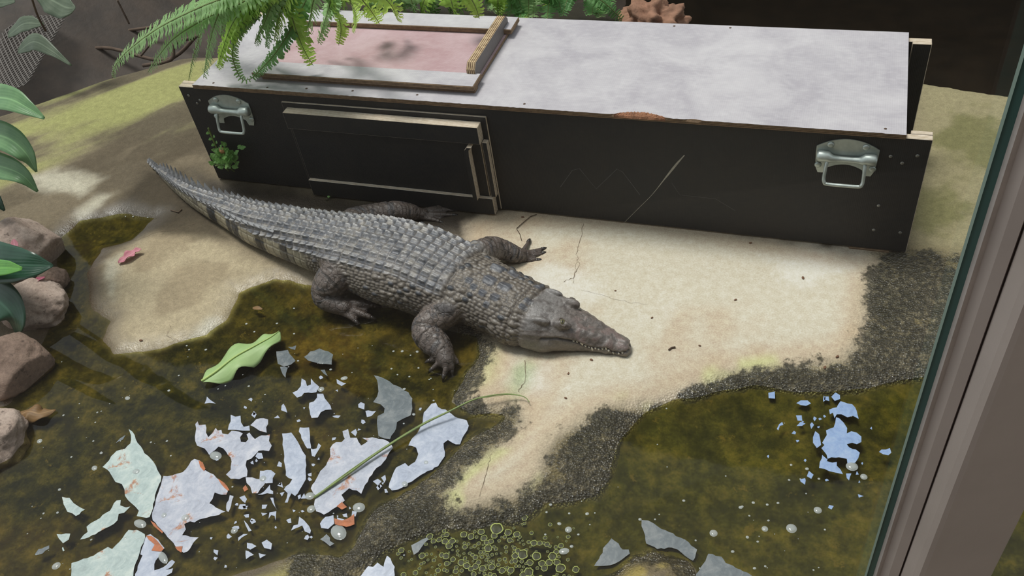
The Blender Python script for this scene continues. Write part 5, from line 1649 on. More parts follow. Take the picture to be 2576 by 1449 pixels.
# long grass stem lying from the pool up onto the slab
GRS = simple_mat('green_straw', srgb(128, 146, 84), .5, .25, 40, .1)
for k, (dx, dy, r) in enumerate(((0, 0, .0028), (6, -5, .0014))):
    pts = [G(790 + dx, 1252 + dy, WL + .004), G(870, 1196 + dy, WL + .008), G(960 + dx * .5, 1132 + dy, WL + .012), G(1060, 1070 + dy * .6, WL + .016), G(1130, 1035 + dy * .3, .004), G(1190, 1006, .010), G(1235, 995 + k * 3, .012), G(1280, 991 + k * 2, .010), G(1318, 998, .008), G(1332, 1012, .006)]
    if k == 0:
        gst = link('grass_stem', tube_mesh('grass_stem', [tuple(p) for p in catmull(pts, 6)], list(np.linspace(r, r * .35, 55)), 8), GRS)
        tag(gst, 'long thin green grass stem lying across the pool and slab tip', 'grass stem')
    else:
        link('blade', tube_mesh('blade', [tuple(p) for p in catmull(pts, 6)], list(np.linspace(r, r * .4, 55)), 6), GRS, gst)

# pink petals
PINK = leaf_mat('pink_petal', srgb(206, 120, 136), srgb(226, 160, 168), .6, 4, .2)
def petal(name, px, py, lab, spine_px, wd, lift=.004, z0=None, **kw):
    base = on_ground(px, py) if z0 is None else G(px, py, z0)
    pts = [G(a, b, base[2] + lift + h) for a, b, h in spine_px]
    o = solid(link(name, leaf_mesh(name, pts, wd, (0, 0, 1), **kw), PINK))
    return tag(o, lab, 'petal', 'fallen pink petals')


petal('petal', 325, 645, 'pink curled petal lying alone on the brown slab', [(298, 662, .0), (318, 648, .006), (340, 634, .008), (355, 627, .012)], [.004, .014, .016, .011, .003], curl=.35, wave=.3)
petal('petal', 30, 640, 'pink pointed petal standing on the topmost left boulder', [(0, 648, .0), (20, 640, .01), (36, 622, .02), (34, 602, .03)], [.012, .02, .016, .003], z0=.075, curl=.3)
petal('petal', 40, 645, 'folded pink petal lying beside the pointed one on the boulder', [(-10, 650, .0), (20, 648, .004), (52, 646, .01)], [.012, .016, .006], z0=.078, cup=.4)
MAG = leaf_mat('magenta_petal', srgb(160, 60, 92), srgb(206, 120, 140), .6, 4, .2)
o = petal('petal', 100, 705, 'small magenta petal beside the hollow stone', [(86, 712, 0), (98, 704, .006), (113, 698, .008)], [.006, .011, .007, .003], z0=.045, curl=.4)
o.data.materials[0] = MAG

# brown dead leaf in the corner by the rocks
DEAD = leaf_mat('dead_leaf_brown', srgb(110, 80, 48), srgb(150, 116, 72), .6, 7, .1)
o = solid(link('dead_leaf', leaf_mesh('dead_leaf', [G(36, 1052, WL + .012), G(70, 1035, WL + .018), G(100, 1040, WL + .014), G(140, 1030, WL + .006)], [.003, .02, .024, .016, .003], (0, 0, 1), curl=-.3, wave=.35), DEAD))
tag(o, 'crumpled brown dead leaf at the foot of the left boulders', 'leaf')
o = solid(link('dead_leaf', leaf_mesh('dead_leaf', [G(636, 774, -.016), G(648, 776, -.012), G(660, 778, -.014)], [.002, .007, .006, .002], (0, 0, 1), curl=.3), DEAD))
tag(o, 'tiny brown leaf scrap in the shallows below the tail', 'leaf')

# ------------------------------------------------------------------ boulders on the left
def rock_mesh(name, rx, ry, rz, seed, flat=.3):
    bm = bmesh.new(); bmesh.ops.create_icosphere(bm, subdivisions=5, radius=1)
    V = np.array([v.co for v in bm.verts])
    n = fbm(V[:, 0] + 9, V[:, 1] + 9, V[:, 2] + 9, sc=1.3, oct=3, seed=seed); f = fbm(V[:, 0] + 9, V[:, 1] + 9, V[:, 2] + 9, sc=9, oct=4, seed=seed + 3)
    r = 1 + (n - .5) * .7 + (f - .5) * .10
    # facets
    q = np.random.RandomState(seed)
    for _ in range(7):
        d = q.normal(size=3); d /= np.linalg.norm(d)
        h = V @ d * r
        r = np.where(h > .86, r * .86 / np.maximum(h, 1e-6), r)
    V = V * r[:, None] * np.array([rx, ry, rz])
    for v, c in zip(bm.verts, V):
        v.co = c
    return bmesh_to(name, bm, True)


def rock_mat(name, a, b):
    m, nt, bs, L = mat_new(name)
    co = objco(nt)
    n = noise(nt, 14, 8, .65, co); f = noise(nt, 130, 5, .7, co); pit = noise(nt, 60, 3, .5, co)
    c = ramp(nt, n, [(.3, a), (.7, b)])
    c = mixc(nt, .5, c, ramp(nt, f, [(.3, .25), (.7, .75)]), 'OVERLAY')
    c = mixc(nt, ramp(nt, pit, [(.30, .7), (.36, 0.0)]), c, tuple(q * .3 for q in a))
    L.new(c, bs.inputs['Base Color']); bs.inputs['Roughness'].default_value = .85
    L.new(bump(nt, mathn(nt, 'ADD', f, mathn(nt, 'MULTIPLY', pit, .8)), .5, .006), bs.inputs['Normal'])
    return m


ROCKM = rock_mat('pinkish_granite', srgb(162, 140, 126), srgb(200, 180, 166))
ROCKD = rock_mat('damp_brown_stone', srgb(112, 92, 80), srgb(152, 128, 112))
for px, py, z, r, mat, sd, lab in ((45, 632, .02, (.125, .115, .085), ROCKM, 3, 'large pinkish-grey boulder with petals, topmost of the left row'), (88, 775, .005, (.085, .10, .07), ROCKM, 8, 'pinkish boulder with a dark damp lower side, below the glossy dark leaves'), (20, 925, -.005, (.10, .11, .075), ROCKD, 14, 'brown damp boulder third from the top of the left row'), (-52, 1112, -.01, (.10, .11, .07), ROCKM, 21, 'lowest boulder of the left row cut by the picture edge'), (128, 705, -.004, (.045, .042, .04), ROCKD, 31, 'small hollow brown stone between the two pinkish boulders')):
    p = G(px, py, z)
    o = link('boulder', rock_mesh('boulder', *r, sd), mat, None, tuple(p))
    o.rotation_euler = (0, 0, sd)
    tag(o, lab, 'boulder', 'boulders along the left pool edge')

# ------------------------------------------------------------------ plants at the left edge
LG = leaf_mat('fresh_lance_leaf', srgb(92, 140, 92), srgb(150, 190, 132), .35, 9, .3)
DG = leaf_mat('dark_glossy_leaf', srgb(26, 62, 46), srgb(52, 92, 68), .28, 10, .12)
BG_ = leaf_mat('bright_glossy_leaf', srgb(70, 146, 50), srgb(130, 194, 84), .2, 9, .3)


def hang_leaf(parent, pts, wd, mat, cup=.2, normal=(.1, -.6, .8), wave=.06):
    o = solid(link('leaf', leaf_mesh('leaf', [FY(x, y, yy) for x, y, yy in pts], wd, normal, cup=cup, wave=wave), mat, parent))
    return o


pl = tag(empty('lance_leaf_plant', tuple(FY(-140, 330, -.35))), 'plant with drooping light green lance leaves at the upper left edge', 'plant')
PLI = Matrix.Translation(pl.location).inverted()
for pts, wd in (([(-120, 290, -.35), (-40, 252, -.4), (20, 248, -.43), (70, 272, -.45), (112, 298, -.46)], [.012, .030, .034, .028, .016, .003]), ([(-120, 330, -.38), (-40, 335, -.42), (20, 348, -.45), (65, 385, -.47), (92, 432, -.48)], [.012, .034, .038, .032, .022, .003]), ([(-130, 390, -.40), (-60, 405, -.43), (0, 418, -.46), (55, 440, -.48), (95, 482, -.49)], [.012, .030, .036, .032, .020, .003]), ([(-140, 470, -.36), (-70, 480, -.38), (-20, 495, -.40), (12, 530, -.41)], [.012, .028, .028, .02, .003])):
    hang_leaf(pl, pts, wd, LG if pts[0][1] < 460 else DG).matrix_parent_inverse = PLI
st = link('stem', tube_mesh('stem', [tuple(FY(-110, 260, -.35)), tuple(FY(-135, 480, -.37)), tuple(FY(-150, 620, -.4))], [.006, .007, .008], 8), simple_mat('green_stalk', srgb(86, 112, 66), .5, .2, 30, 0), pl)
st.matrix_parent_inverse = PLI
pd = tag(empty('glossy_leaf_plant', tuple(FY(-160, 700, -.62))), 'plant with broad dark glossy leaves over the left boulders', 'plant')
PDI = Matrix.Translation(pd.location).inverted()
for pts, wd, mt in (([(-130, 650, -.58), (-60, 655, -.62), (20, 665, -.64), (80, 668, -.64), (134, 668, -.62)], [.012, .050, .058, .046, .030, .003], DG), ([(-120, 690, -.60), (-60, 720, -.66), (0, 760, -.70), (35, 800, -.72), (45, 846, -.73)], [.012, .06, .066, .054, .036, .004], DG), ([(-140, 680, -.62), (-60, 676, -.66), (10, 674, -.68), (56, 676, -.69)], [.01, .022, .024, .018, .004], BG_), ([(-150, 740, -.60), (-90, 790, -.66), (-40, 830, -.70), (-10, 850, -.72)], [.01, .04, .045, .03, .004], DG), ([(-90, 1080, -.86), (-40, 1090, -.9), (0, 1105, -.92), (12, 1130, -.93)], [.01, .026, .026, .016, .003], BG_)):
    hang_leaf(pd, pts, wd, mt, cup=.15).matrix_parent_inverse = PDI
st = link('stem', tube_mesh('stem', [tuple(FY(-130, 640, -.58)), tuple(FY(-150, 800, -.6)), tuple(FY(-160, 1000, -.62))], [.006, .007, .008], 8), bpy.data.materials['green_stalk'], pd)
st.matrix_parent_inverse = PDI

# ------------------------------------------------------------------ big fern over the back of the crate
def fern_mat(name, a, b):
    m, nt, bs, L = mat_new(name)
    n = noise(nt, 9, 4, .6, objco(nt))
    c = ramp(nt, n, [(.3, a), (.7, b)])
    L.new(c, bs.inputs['Base Color']); bs.inputs['Roughness'].default_value = .45
    tr = nd(nt, 'ShaderNodeBsdfTranslucent'); L.new(c, tr.inputs[0])
    mx = nd(nt, 'ShaderNodeMixShader'); mx.inputs[0].default_value = .45
    L.new(bs.outputs[0], mx.inputs[1]); L.new(tr.outputs[0], mx.inputs[2])
    L.new(mx.outputs[0], nt.nodes['Material Output'].inputs['Surface'])
    return m


FERNM = [fern_mat('fern_mid_green', srgb(144, 188, 116), srgb(182, 216, 150)), fern_mat('fern_lime', srgb(178, 222, 92), srgb(212, 240, 126)), fern_mat('fern_deep_green', srgb(104, 162, 92), srgb(144, 194, 120))]
STALK = simple_mat('fern_stalk', srgb(110, 124, 64), .6, .2, 40, 0)


def pinna_mesh(kind):
    """leaflet of unit length along +x, scalloped and drooping at the tip"""
    V, F = [], []
    n = 6
    for i in range(n + 1):
        t = i / n
        w = (.165 if kind == 0 else .21) * (1 - t) ** .32 * (1 if t > .02 else .6) + .01
        z = -.20 * t * t + (.05 if kind == 0 else .09) * math.sin(t * (9 if kind == 0 else 13))
        V += [(t, -w, z - .03), (t, 0, z), (t, w, z - .03)]
        if i:
            a = (i - 1) * 3
            F += [(a, a + 3, a + 4, a + 1), (a + 1, a + 4, a + 5, a + 2)]
    return pymesh('leaflet', V, F, True)


PIN = [[], []]
for kk in (0, 1):
    for mt in FERNM:
        pm = pinna_mesh(kk); pm.materials.append(mt); PIN[kk].append(pm)
fern = tag(empty('hanging_fern', (.55, .75, .25)), 'big bright green fern with fronds arching over the back of the crate', 'fern')
FI = Matrix.Translation(fern.location).inverted()
N_SINGLE = [0]


def frond(path, plen, mat, kind=0, single=False, dens=1.0, seed=0, upv=None, tip=.38):
    r = random.Random(seed)
    P = [Vector(p) for p in catmull(path, 10)]
    m = len(P)
    cum = [0.0]
    for i in range(1, m):
        cum.append(cum[-1] + (P[i] - P[i - 1]).length)
    Lh = cum[-1]
    rach = link('frond', tube_mesh('frond', [tuple(p) for p in P], [.0022 * (1 - .8 * i / (m - 1)) + .0003 for i in range(m)], 5), STALK, fern)
    rach.matrix_parent_inverse = FI
    step = .0090 / dens
    cnt = int(Lh / step)
    mats = []
    for i in range(2, cnt):
        t = i / cnt
        d = t * Lh
        j = max(1, min(m - 1, int(np.searchsorted(cum, d))))
        f = (d - cum[j - 1]) / max(1e-6, cum[j] - cum[j - 1])
        p = P[j - 1].lerp(P[j], f)
        tan = (P[j] - P[j - 1]).normalized()
        up = Vector(upv) if upv else Vector((.1, -.62, .78))
        s = tan.cross(up)
        if s.length < .05:
            s = tan.cross(Vector((1, 0, .2)))
        s.normalize(); nn = s.cross(tan).normalized()
        ln = .76 * plen * min(1, t / .12 + .25) * (1 - max(0, (t - .55) / .45) ** 1.8 * (1 - tip))
        for sg in (-1, 1):
            x = (s * sg + tan * r.uniform(.0, .22) + nn * r.uniform(-.25, .18)).normalized()
            z = (nn + x * r.uniform(-.2, .2)).normalized()
            y = z.cross(x).normalized(); z = x.cross(y)
            M4 = Matrix((x, y, z)).transposed().to_4x4()
            l = ln * r.uniform(.88, 1.08)
            M4 = Matrix.Translation(p + tan * (.25 * step * sg)) @ M4 @ Matrix.Diagonal((l, l * r.uniform(.85, 1.1), l, 1))
            mats.append(M4)
    pm = PIN[kind][mat]
    if single:
        for M4 in mats:
            o = link('leaflet', pm, None, rach)
            o.matrix_local = M4
            N_SINGLE[0] += 1
    else:
        co = np.array([v.co for v in pm.vertices]); fa = [tuple(pl_.vertices) for pl_ in pm.polygons]
        V, F = [], []
        for M4 in mats:
            A = np.array(M4)
            b = len(V)
            V += (co @ A[:3, :3].T + A[:3, 3]).tolist()
            F += [tuple(q + b for q in f) for f in fa]
        me = pymesh('leaflets', V, F, True)
        o = link('leaflets', me, FERNM[mat], rach)
        o['kind'] = 'stuff'


def fp(*pts):
    """each point: pixel and depth y, or pixel and ('z', height)"""
    return [G(p[0], p[1], p[3]) if len(p) == 4 else FY(*p) for p in pts]


Z_ = 'z'
# fronds seen one by one, from the root behind the crate to the tip
frond(fp((690, -70, Z_, .70), (600, -20, Z_, .70), (500, 20, Z_, .64), (400, 70, Z_, .54), (325, 125, Z_, .43), (290, 165, Z_, .36), (283, 197, Z_, .31)), .046, 0, 0, True, 1.0, 1)
frond(fp((720, -70, Z_, .68), (620, 0, Z_, .66), (520, 45, Z_, .60), (440, 95, Z_, .52), (400, 140, Z_, .45), (372, 182, Z_, .38)), .042, 0, 0, True, 1.0, 2)
frond(fp((640, -80, Z_, .70), (580, -20, Z_, .68), (548, 40, Z_, .62), (530, 100, Z_, .54), (520, 150, Z_, .46), (512, 197, Z_, .39)), .042, 0, 0, True, .9, 3)
frond(fp((700, -60, Z_, .66), (630, 0, Z_, .62), (585, 60, Z_, .55), (562, 120, Z_, .47), (546, 172, Z_, .40)), .048, 1, 1, False, 1.2, 4)
frond(fp((720, -60, Z_, .66), (650, 20, Z_, .60), (600, 80, Z_, .52), (585, 130, Z_, .45), (592, 170, Z_, .40), (610, 200, Z_, .368), (632, 198, Z_, .366)), .032, 0, 1, False, 1.1, 5)
frond(fp((790, -40, Z_, .62), (745, 50, Z_, .55), (710, 110, Z_, .48), (680, 150, Z_, .43), (648, 182, Z_, .39), (630, 200, Z_, .375)), .036, 2, 1, False, 1.2, 6)
frond(fp((690, -90, Z_, .68), (715, -10, Z_, .64), (735, 45, Z_, .57), (752, 95, Z_, .50), (770, 135, Z_, .44), (788, 165, Z_, .40)), .056, 1, 1, True, 1.0, 7)
frond(fp((780, -70, Z_, .66), (820, -20, Z_, .60), (845, 25, Z_, .52), (858, 70, Z_, .45), (852, 114, Z_, .40)), .044, 1, 1, False, 1.2, 8)
frond(fp((840, -60, Z_, .62), (830, 10, Z_, .56), (815, 60, Z_, .48), (800, 110, Z_, .41)), .038, 0, 1, False, 1.1, 9)
frond(fp((900, -60, Z_, .58), (950, -20, Z_, .54), (985, 15, Z_, .48), (1002, 54, Z_, .41)), .046, 1, 1, False, 1.1, 10)
frond(fp((880, -60, Z_, .58), (905, -10, Z_, .53), (935, 30, Z_, .46), (955, 60, Z_, .41)), .042, 1, 1, False, 1.1, 11)
frond(fp((1150, -60, Z_, .52), (1175, -20, Z_, .50), (1195, 15, Z_, .46), (1206, 47, Z_, .42)), .042, 1, 1, False, 1.1, 12)
frond(fp((1420, -60, Z_, .36), (1480, -20, Z_, .36), (1530, 15, Z_, .32), (1572, 58, Z_, .26)), .036, 2, 0, False, 1.1, 13)
frond(fp((560, -60, Z_, .60), (520, 40, Z_, .52), (500, 100, Z_, .42), (485, 150, Z_, .34), (474, 205, Z_, .24)), .024, 2, 0, False, .8, 14)
frond(fp((680, -60, Z_, .70), (690, 0, Z_, .60), (680, 60, Z_, .52), (668, 120, Z_, .43)), .040, 2, 1, False, 1.1, 18)
for k, (a_, b_, c_, d_, m_) in enumerate((((700, -70), (600, -10), (545, 20), (500, 70), 0), ((730, -60), (660, 0), (620, 40), (600, 95), 1), ((680, -80), (620, -20), (570, 30), (555, 95), 0), ((740, -70), (690, 0), (665, 60), (640, 110), 0), ((760, -60), (720, 0), (700, 50), (690, 105), 1), ((720, -90), (640, -40), (560, -10), (470, 20), 0), ((820, -70), (790, 0), (780, 50), (765, 90), 0), ((780, -60), (740, -10), (690, 25), (660, 70), 2), ((860, -60), (880, 0), (895, 40), (890, 72), 1))):
    frond(fp((*a_, Z_, .70), (*b_, Z_, .64), (*c_, Z_, .57), (*d_, Z_, .49)), .040, m_, k % 2, False, 1.05, 60 + k)
fr = random.Random(77)
for k in range(46):
    x = 840 + k * 15.5 + fr.uniform(-20, 20)
    z0 = np.interp(x, [560, 900, 1250, 1560], [.50, .44, .40, .33]) + fr.uniform(-.06, .02)
    dx = fr.uniform(-60, 60)
    yt = fr.uniform(22, 50) if x > 860 else fr.uniform(30, 110)
    if x > 1400:
        yt = fr.uniform(10, 45)
    frond(fp((x, -70, Z_, z0), (x + dx * .4, -30 + fr.uniform(-10, 10), Z_, z0 - .01), (x + dx * .8, yt - 35, Z_, z0 - .05), (x + dx, yt, Z_, max(z0 - .12, .30))), fr.uniform(.034, .048), fr.choice([0, 2, 2, 1, 0]), fr.choice([0, 1, 1]), False, 1.0, 200 + k)
crown = link('crown', rock_mesh('crown', .75, .10, .20, 5), simple_mat('fern_root_mass', srgb(44, 40, 26), .9, .4, 30, .6), fern, (.62, .80, .02))
crown.matrix_parent_inverse = FI

# small fern growing out of the foot of the crate
sf = tag(empty('small_fern', tuple(FY(568, 428, -.02))), 'small curly fern sprouting at the left foot of the crate', 'fern')
SFI = Matrix.Translation(sf.location).inverted()
SFM = fern_mat('young_fern', srgb(120, 180, 90), srgb(170, 214, 124))
sr = random.Random(3)
for k in range(60):
    px, py = sr.gauss(570, 15), sr.gauss(398, 13)
    if not (532 < px < 604 and 366 < py < 428):
        continue
    a = FY(px, py, -.012 - sr.uniform(0, .03))
    d = Vector((sr.uniform(-1, 1), sr.uniform(-.7, .2), sr.uniform(-.1, .9))).normalized()
    o = link('leaf', leaf_mesh('leaf', [a, a + np.array(d) * .010, a + np.array(d) * .022], [.002, .0075, .006, .001], (0, -.6, .8), curl=-.2, wave=.3, nx=2), SFM, sf)
    o.matrix_parent_inverse = SFI
for pts, rr in (([(575, 430, -.015), (556, 395, -.02), (540, 360, -.022), (528, 332, -.024), (524, 322, -.026)], .0026), ([(575, 428, -.015), (556, 416, -.02), (542, 417, -.022)], .003), ([(590, 432, -.01), (572, 415, -.02), (566, 390, -.022)], .002)):
    o = link('stalk', tube_mesh('stalk', [tuple(p) for p in catmull([FY(*q) for q in pts], 5)], rr, 6), simple_mat('young_stalk', srgb(116, 136, 70), .6, .2, 40, 0), sf)
    o.matrix_parent_inverse = SFI
for k in range(9):
    q = np.array([530, 335]) + (np.array([556, 395]) - np.array([530, 335])) * k / 8
    a = FY(q[0] + (3 if k % 2 else -3), q[1], -.024)
    o = link('leaf', leaf_mesh('leaf', [a, a + np.array([.004 * (1 if k % 2 else -1), -.003, .002]), a + np.array([.009 * (1 if k % 2 else -1), -.005, 0])], [.002, .005, .001], (0, -.8, .6), nx=2), SFM, sf)
    o.matrix_parent_inverse = SFI
o = link('bud', rock_mesh('bud', .010, .008, .010, 8), simple_mat('withered_bud', srgb(206, 150, 108), .7, .3, 90, .4), sf, tuple(FY(559, 379, -.03)))
o.matrix_parent_inverse = SFI
sg = tag(empty('leaf_sprig', tuple(on_ground(832, 496))), 'tiny green leaf sprig on the wet ground below the crate door', 'sprig')
SGI = Matrix.Translation(sg.location).inverted()
for k in range(6):
    a = G(820 + k * 5, 499 - k * 2, .006)
    o = link('leaf', leaf_mesh('leaf', [a, a + np.array([.003, .006 * (1 if k % 2 else -1), .004])], [.004, .005, .001], (0, -.3, 1), nx=2), SFM, sg)
    o.matrix_parent_inverse = SGI

# twigs and scraps on the slab
TW = simple_mat('dry_twig', srgb(84, 66, 50), .8, .3, 60, .3)
for lab, pts, r in (('dark forked twig on the slab below the crate', [(1300, 576), (1318, 560), (1335, 546), (1350, 541)], .0011), ('thin pale straw on the slab beside the dark twig', [(1300, 578), (1308, 590), (1312, 606)], .0009), ('short brown stick right of the snout', [(1682, 882), (1690, 876), (1699, 875)], .0022), ('thin dry straw below the tail', [(430, 530), (450, 536), (458, 528)], .0018)):
    tag(link('twig', tube_mesh('twig', [tuple(on_ground(x, y, .0025)) for x, y in pts], r, 6), TW), lab, 'twig')
CHIP = simple_mat('brown_scrap', srgb(116, 82, 58), .8, .3, 60, .3)
cm = rock_mesh('scrap', .0034, .0022, .0014, 2)
for px, py in ((2106, 898), (1548, 732), (1488, 906), (1430, 940), (355, 857), (1423, 1002), (1315, 547), (1888, 612), (1850, 755), (2020, 700), (1640, 800), (2075, 925), (1760, 870)):
    o = link('scrap', cm, CHIP if len(cm.materials) == 0 else None, None, tuple(on_ground(px, py, .0015)))
    o.rotation_euler = (0, 0, RNG.uniform(0, 6)); s_ = RNG.uniform(.6, 1.4); o.scale = (s_, s_, s_)
    tag(o, 'tiny brown plant scrap lying on the concrete slab', 'scrap', 'plant scraps on the slab')

# cracks in the slab
CRK = simple_mat('crack_dark', srgb(116, 98, 78), .95, .2, 60, 0)
cr_ = random.Random(12)
for pts, w in (([(1468, 562), (1462, 600), (1450, 640), (1458, 668), (1440, 700), (1412, 712)], .0018), ([(1452, 655), (1446, 690), (1442, 720)], .001), ([(1322, 905), (1320, 960), (1300, 990)], .002), ([(1245, 1060), (1258, 1110), (1250, 1130)], .0014), ([(1236, 1140), (1222, 1190), (1205, 1260)], .0016), ([(1460, 730), (1520, 745), (1580, 760), (1640, 768)], .0008), ([(320, 610), (380, 590), (450, 575), (500, 560)], .0014), ([(430, 820), (420, 845), (455, 862)], .0012)):
    P_ = []
    for i in range(len(pts) - 1):
        for k in range(6):
            q = np.array(pts[i]) + (np.array(pts[i + 1]) - np.array(pts[i])) * k / 6
            P_.append(on_ground(q[0] + cr_.uniform(-2.5, 2.5), q[1] + cr_.uniform(-2.5, 2.5), .0008))
    link('crack', ribbon('crack', P_, [.65 * w * cr_.uniform(.3, 1.2) for _ in P_], (0, 0, 1), .0003), CRK, floor)

# ------------------------------------------------------------------ behind: root stump, netting, branches, climbing leaves
ST_ = simple_mat('fibrous_root', srgb(150, 112, 90), .9, .45, 26, .8, 90)
def stump():
    bm = bmesh.new(); bmesh.ops.create_icosphere(bm, subdivisions=5, radius=1)
    V = np.array([v.co for v in bm.verts])
    th = np.arctan2(V[:, 2], V[:, 0])
    r = 1 + .16 * np.sin(th * 9 + 3 * vnoise(V[:, 0] * 3, V[:, 1] * 3, V[:, 2] * 3, 3)) + (fbm(V[:, 0] + 5, V[:, 1] + 5, V[:, 2] + 5, sc=3, oct=4, seed=6) - .5) * .8
    V = V * r[:, None] * np.array([.10, .07, .07])
    for v, c in zip(bm.verts, V):
        v.co = c
    return bmesh_to('root_clump', bm, True)


o = link('root_clump', stump(), ST_, None, tuple(FY(1642, 62, .62)))
tag(o, 'wrinkled brown root clump behind the crate lid', 'root')
NETM = simple_mat('grey_plastic_mesh', srgb(98, 92, 87), .6, .2, 40, 0)
def netting():
    """diamond mesh of plastic strands, its sheet spread between four points"""
    A, B, C_, D_ = (G(-70, 270, -.10), G(70, 212, -.10), G(170, 40, -.02), G(30, 40, -.02))
    at_ = lambda u, v: A * (1 - u) * (1 - v) + B * u * (1 - v) + C_ * u * v + D_ * (1 - u) * v
    V, F = [], []
    nu, nv = 13, 34
    for j in range(nv):
        for i in range(nu):
            u0 = (i + (.5 if j % 2 else 0)) / nu
            for sg in (-.5, .5):
                p, q = at_(u0, j / nv), at_(u0 + sg / nu, (j + 1) / nv)
                d = (q - p) / np.linalg.norm(q - p); s_ = np.cross(d, [0, 0, 1]) * .0021
                k = len(V)
                V += [p + s_, p - s_, q - s_, q + s_] + [w + np.array([0, 0, .003]) for w in (p + s_, p - s_, q - s_, q + s_)]
                F += [(k + 4, k + 5, k + 6, k + 7), (k, k + 4, k + 7, k + 3), (k + 1, k + 2, k + 6, k + 5)]
    return pymesh('mesh_panel', V, F)


o = link('mesh_panel', netting(), NETM)
tag(o, 'grey plastic mesh panel leaning at the upper left corner', 'mesh panel')
BRN = simple_mat('brown_branch', srgb(92, 75, 62), .85, .3, 30, .4)
for lab, pts, r in (('long pale branch slanting across the dark bank', [(120, 110, 1.1), (300, 80, 1.15), (480, 55, 1.2)], .007), ('second long branch below the pale one', [(130, 150, .95), (260, 120, 1.0), (420, 150, 1.0), (520, 60, 1.05)], .008), ('curved root loop left of the crate', [(360, 165, .85), (430, 150, .88), (440, 110, .92), (500, 90, .95)], .008), ('thin upright twig over the dark bank', [(295, 0, 1.0), (310, 30, 1.0), (325, 60, 1.0)], .004), ('thin hanging stem before the mesh panel', [(78, -10, .5), (95, 40, .52), (115, 78, .55)], .004), ('thin slanting twig at the hollow under the fern', [(355, 140, .8), (375, 115, .8), (400, 80, .8)], .004)):
    P_ = catmull([FY(x, y, yy) for x, y, yy in pts], 7)
    tag(link('branch', tube_mesh('branch', [tuple(p) for p in P_], r, 8), BRN), lab, 'branch')
VAR = leaf_mat('variegated_dark_leaf', srgb(58, 74, 52), srgb(108, 120, 96), .45, 6, .1)
for lab, pts, wd in (('grey-green mottled leaf hanging at the top left', [(95, -20, .50), (130, 0, .48), (165, 18, .46), (190, 20, .46)], [.02, .05, .045, .004]), ('mottled leaf crossing the mesh panel', [(45, 130, .40), (85, 105, .40), (130, 128, .38), (180, 165, .36)], [.008, .035, .028, .014, .003]), ('pale leaf tip at the extreme top left corner', [(-60, 6, .4), (0, 6, .4), (38, 4, .4)], [.02, .02, .004]), ('broad dim leaf under the mottled top left leaf', [(20, 90, .55), (60, 60, .55), (110, 60, .55)], [.01, .03, .03, .004])):
    o = solid(link('climber_leaf', leaf_mesh('climber_leaf', [FY(*q) for q in pts], wd, (.1, -.6, .7), wave=.1), VAR))
    tag(o, lab, 'leaf', 'climber leaves in the upper left corner')

# ------------------------------------------------------------------ window of the visitor passage
AZ = math.radians(20)
WN = np.array([-math.sin(AZ), math.cos(AZ)]); WE = np.array([math.cos(AZ), math.sin(AZ)])


def slope(px, py=1449):
    """sideways run per unit distance from the passage, of the upright line through a pixel"""
    d = ray(px, py)[:2]
    return float(d @ WE / (d @ WN))


def wpt(a, b, z):
    p = CC[:2] + WE * a + WN * b
    return (p[0], p[1], z)


def upright(name, prof, z0, z1, mat, parent, smooth=False):
    n = len(prof)
    V = [wpt(a, b, z0) for a, b in prof] + [wpt(a, b, z1) for a, b in prof]
    F = [(i, (i + 1) % n, n + (i + 1) % n, n + i) for i in range(n)] + [tuple(reversed(range(n))), tuple(range(n, 2 * n))]
    bm = bmesh.new()
    vs = [bm.verts.new(v) for v in V]
    for f in F:
        bm.faces.new([vs[i] for i in f])
    return link(name, bmesh_to(name, bm), mat, parent)


def pr(px, b):
    return (slope(px) * b, b)


win = tag(empty('window_1', tuple(wpt(.25, .40, 0))), 'tall glass pane in a grey-brown metal frame at the right', kind='structure')
WI = Matrix.Translation(win.location).inverted()
ALU = simple_mat('grey_brown_paint', srgb(186, 171, 162), .38, .08, 12, .06, 300, spec=.45)
GASK = simple_mat('pale_sealant', srgb(196, 184, 176), .7, .12, 40, .2)
GEDGE = simple_mat('green_glass_edge', srgb(64, 98, 92), .15, .1, 10, 0)
GEDGL = simple_mat('painted_edge_highlight', srgb(178, 204, 190), .2, .05, 10, 0)  # pale colour stands in for the highlight along the glass edge
ZB, ZT = -.35, 2.9
fr_pts = [pr(2213, .402), pr(2235, .394), pr(2260, .389), pr(2263, .393), pr(2268, .384), pr(2295, .372), pr(2312, .366), pr(2325, .3645), pr(2345, .365), pr(2493, .372), (slope(2493) * .372 + .004, .42), (slope(2213) * .42, .425)]
parts_ = [upright('window_frame', fr_pts, ZB, ZT, ALU, win), upright('sealant', [pr(2196, .405), pr(2204, .401), pr(2213, .402), (slope(2213) * .42, .42), (slope(2196) * .42, .42)], ZB, ZT, GASK, win), upright('glass_edge', [pr(2180, .408), pr(2196, .405), (slope(2196) * .42, .42), (slope(2180) * .42, .42)], ZB, ZT, GEDGE, win), upright('edge_highlight', [pr(2174.5, .4075), pr(2180, .4065), (slope(2180) * .42, .42), (slope(2174.5) * .42, .42)], ZB, ZT, GEDGL, win)]

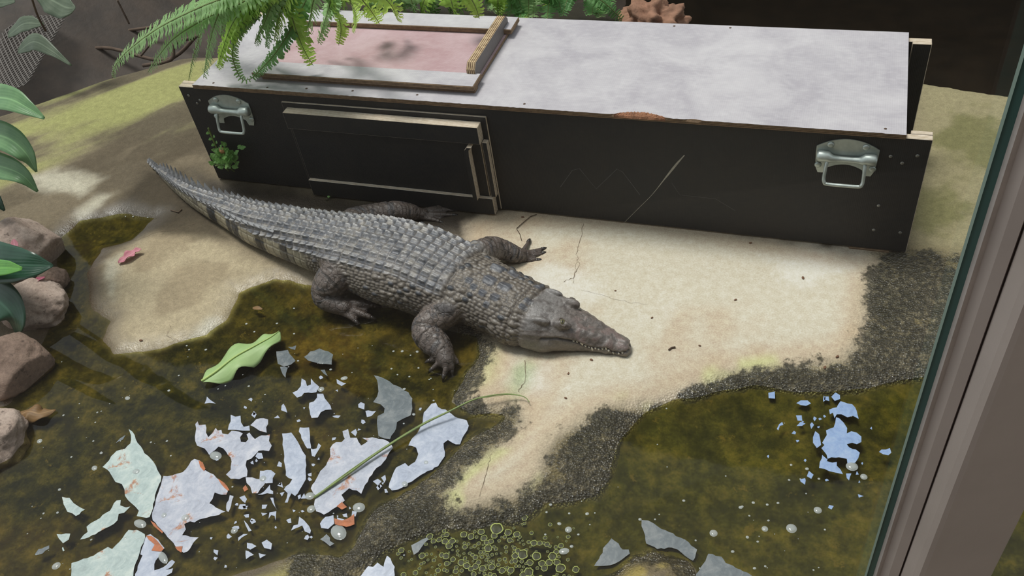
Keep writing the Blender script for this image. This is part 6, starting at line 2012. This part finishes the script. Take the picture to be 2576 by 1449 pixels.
GL, nt_, bs_, L_ = mat_new('window_glass')
nt_.nodes.remove(bs_)
tr_ = nd(nt_, 'ShaderNodeBsdfTransparent'); tr_.inputs[0].default_value = (.97, .985, .975, 1)
gl_ = nd(nt_, 'ShaderNodeBsdfGlossy'); gl_.inputs['Roughness'].default_value = .0
fr_ = nd(nt_, 'ShaderNodeFresnel'); fr_.inputs['IOR'].default_value = 1.5
mx_ = nd(nt_, 'ShaderNodeMixShader')
L_.new(fr_.outputs[0], mx_.inputs[0]); L_.new(tr_.outputs[0], mx_.inputs[1]); L_.new(gl_.outputs[0], mx_.inputs[2])
L_.new(mx_.outputs[0], nt_.nodes['Material Output'].inputs['Surface'])
b = .414
pane = link('pane', pymesh('pane', [wpt(-2.4, b, ZB), wpt(slope(2176) * b, b, ZB), wpt(slope(2176) * b, b, ZT), wpt(-2.4, b, ZT)], [(0, 1, 2, 3)]), GL, win)
pane2 = link('pane', pymesh('pane', [wpt(slope(2493) * .37 + .002, b, ZB), wpt(2.4, b, ZB), wpt(2.4, b, ZT), wpt(slope(2493) * .37 + .002, b, ZT)], [(0, 1, 2, 3)]), GL, win)
for o in parts_ + [pane, pane2]:
    o.matrix_parent_inverse = WI
# passage behind the camera
DIM = simple_mat('dim_passage_plaster', srgb(140, 132, 124), .9, .15, 3, .1)
tag(link('wall_passage', pymesh('wall_passage', [wpt(-3.4, -1.1, 0), wpt(3.4, -1.1, 0), wpt(3.4, -1.1, 3.2), wpt(-3.4, -1.1, 3.2)], [(0, 3, 2, 1)]), DIM), 'dim plaster wall of the visitor passage', kind='structure')
tag(link('floor_passage', pymesh('floor_passage', [wpt(-3.4, -1.1, 0), wpt(3.4, -1.1, 0), wpt(3.4, .36, 0), wpt(-3.4, .36, 0)], [(0, 1, 2, 3)]), simple_mat('dark_passage_floor', srgb(110, 102, 94), .8, .15, 3, .1)), 'dark floor of the visitor passage', kind='structure')
tag(link('wall_sill', pymesh('wall_sill', [wpt(-3.4, .36, 0), wpt(3.4, .36, 0), wpt(3.4, .36, -.6), wpt(-3.4, .36, -.6)], [(0, 1, 2, 3)]), DIM), 'low wall under the window of the visitor passage', kind='structure')
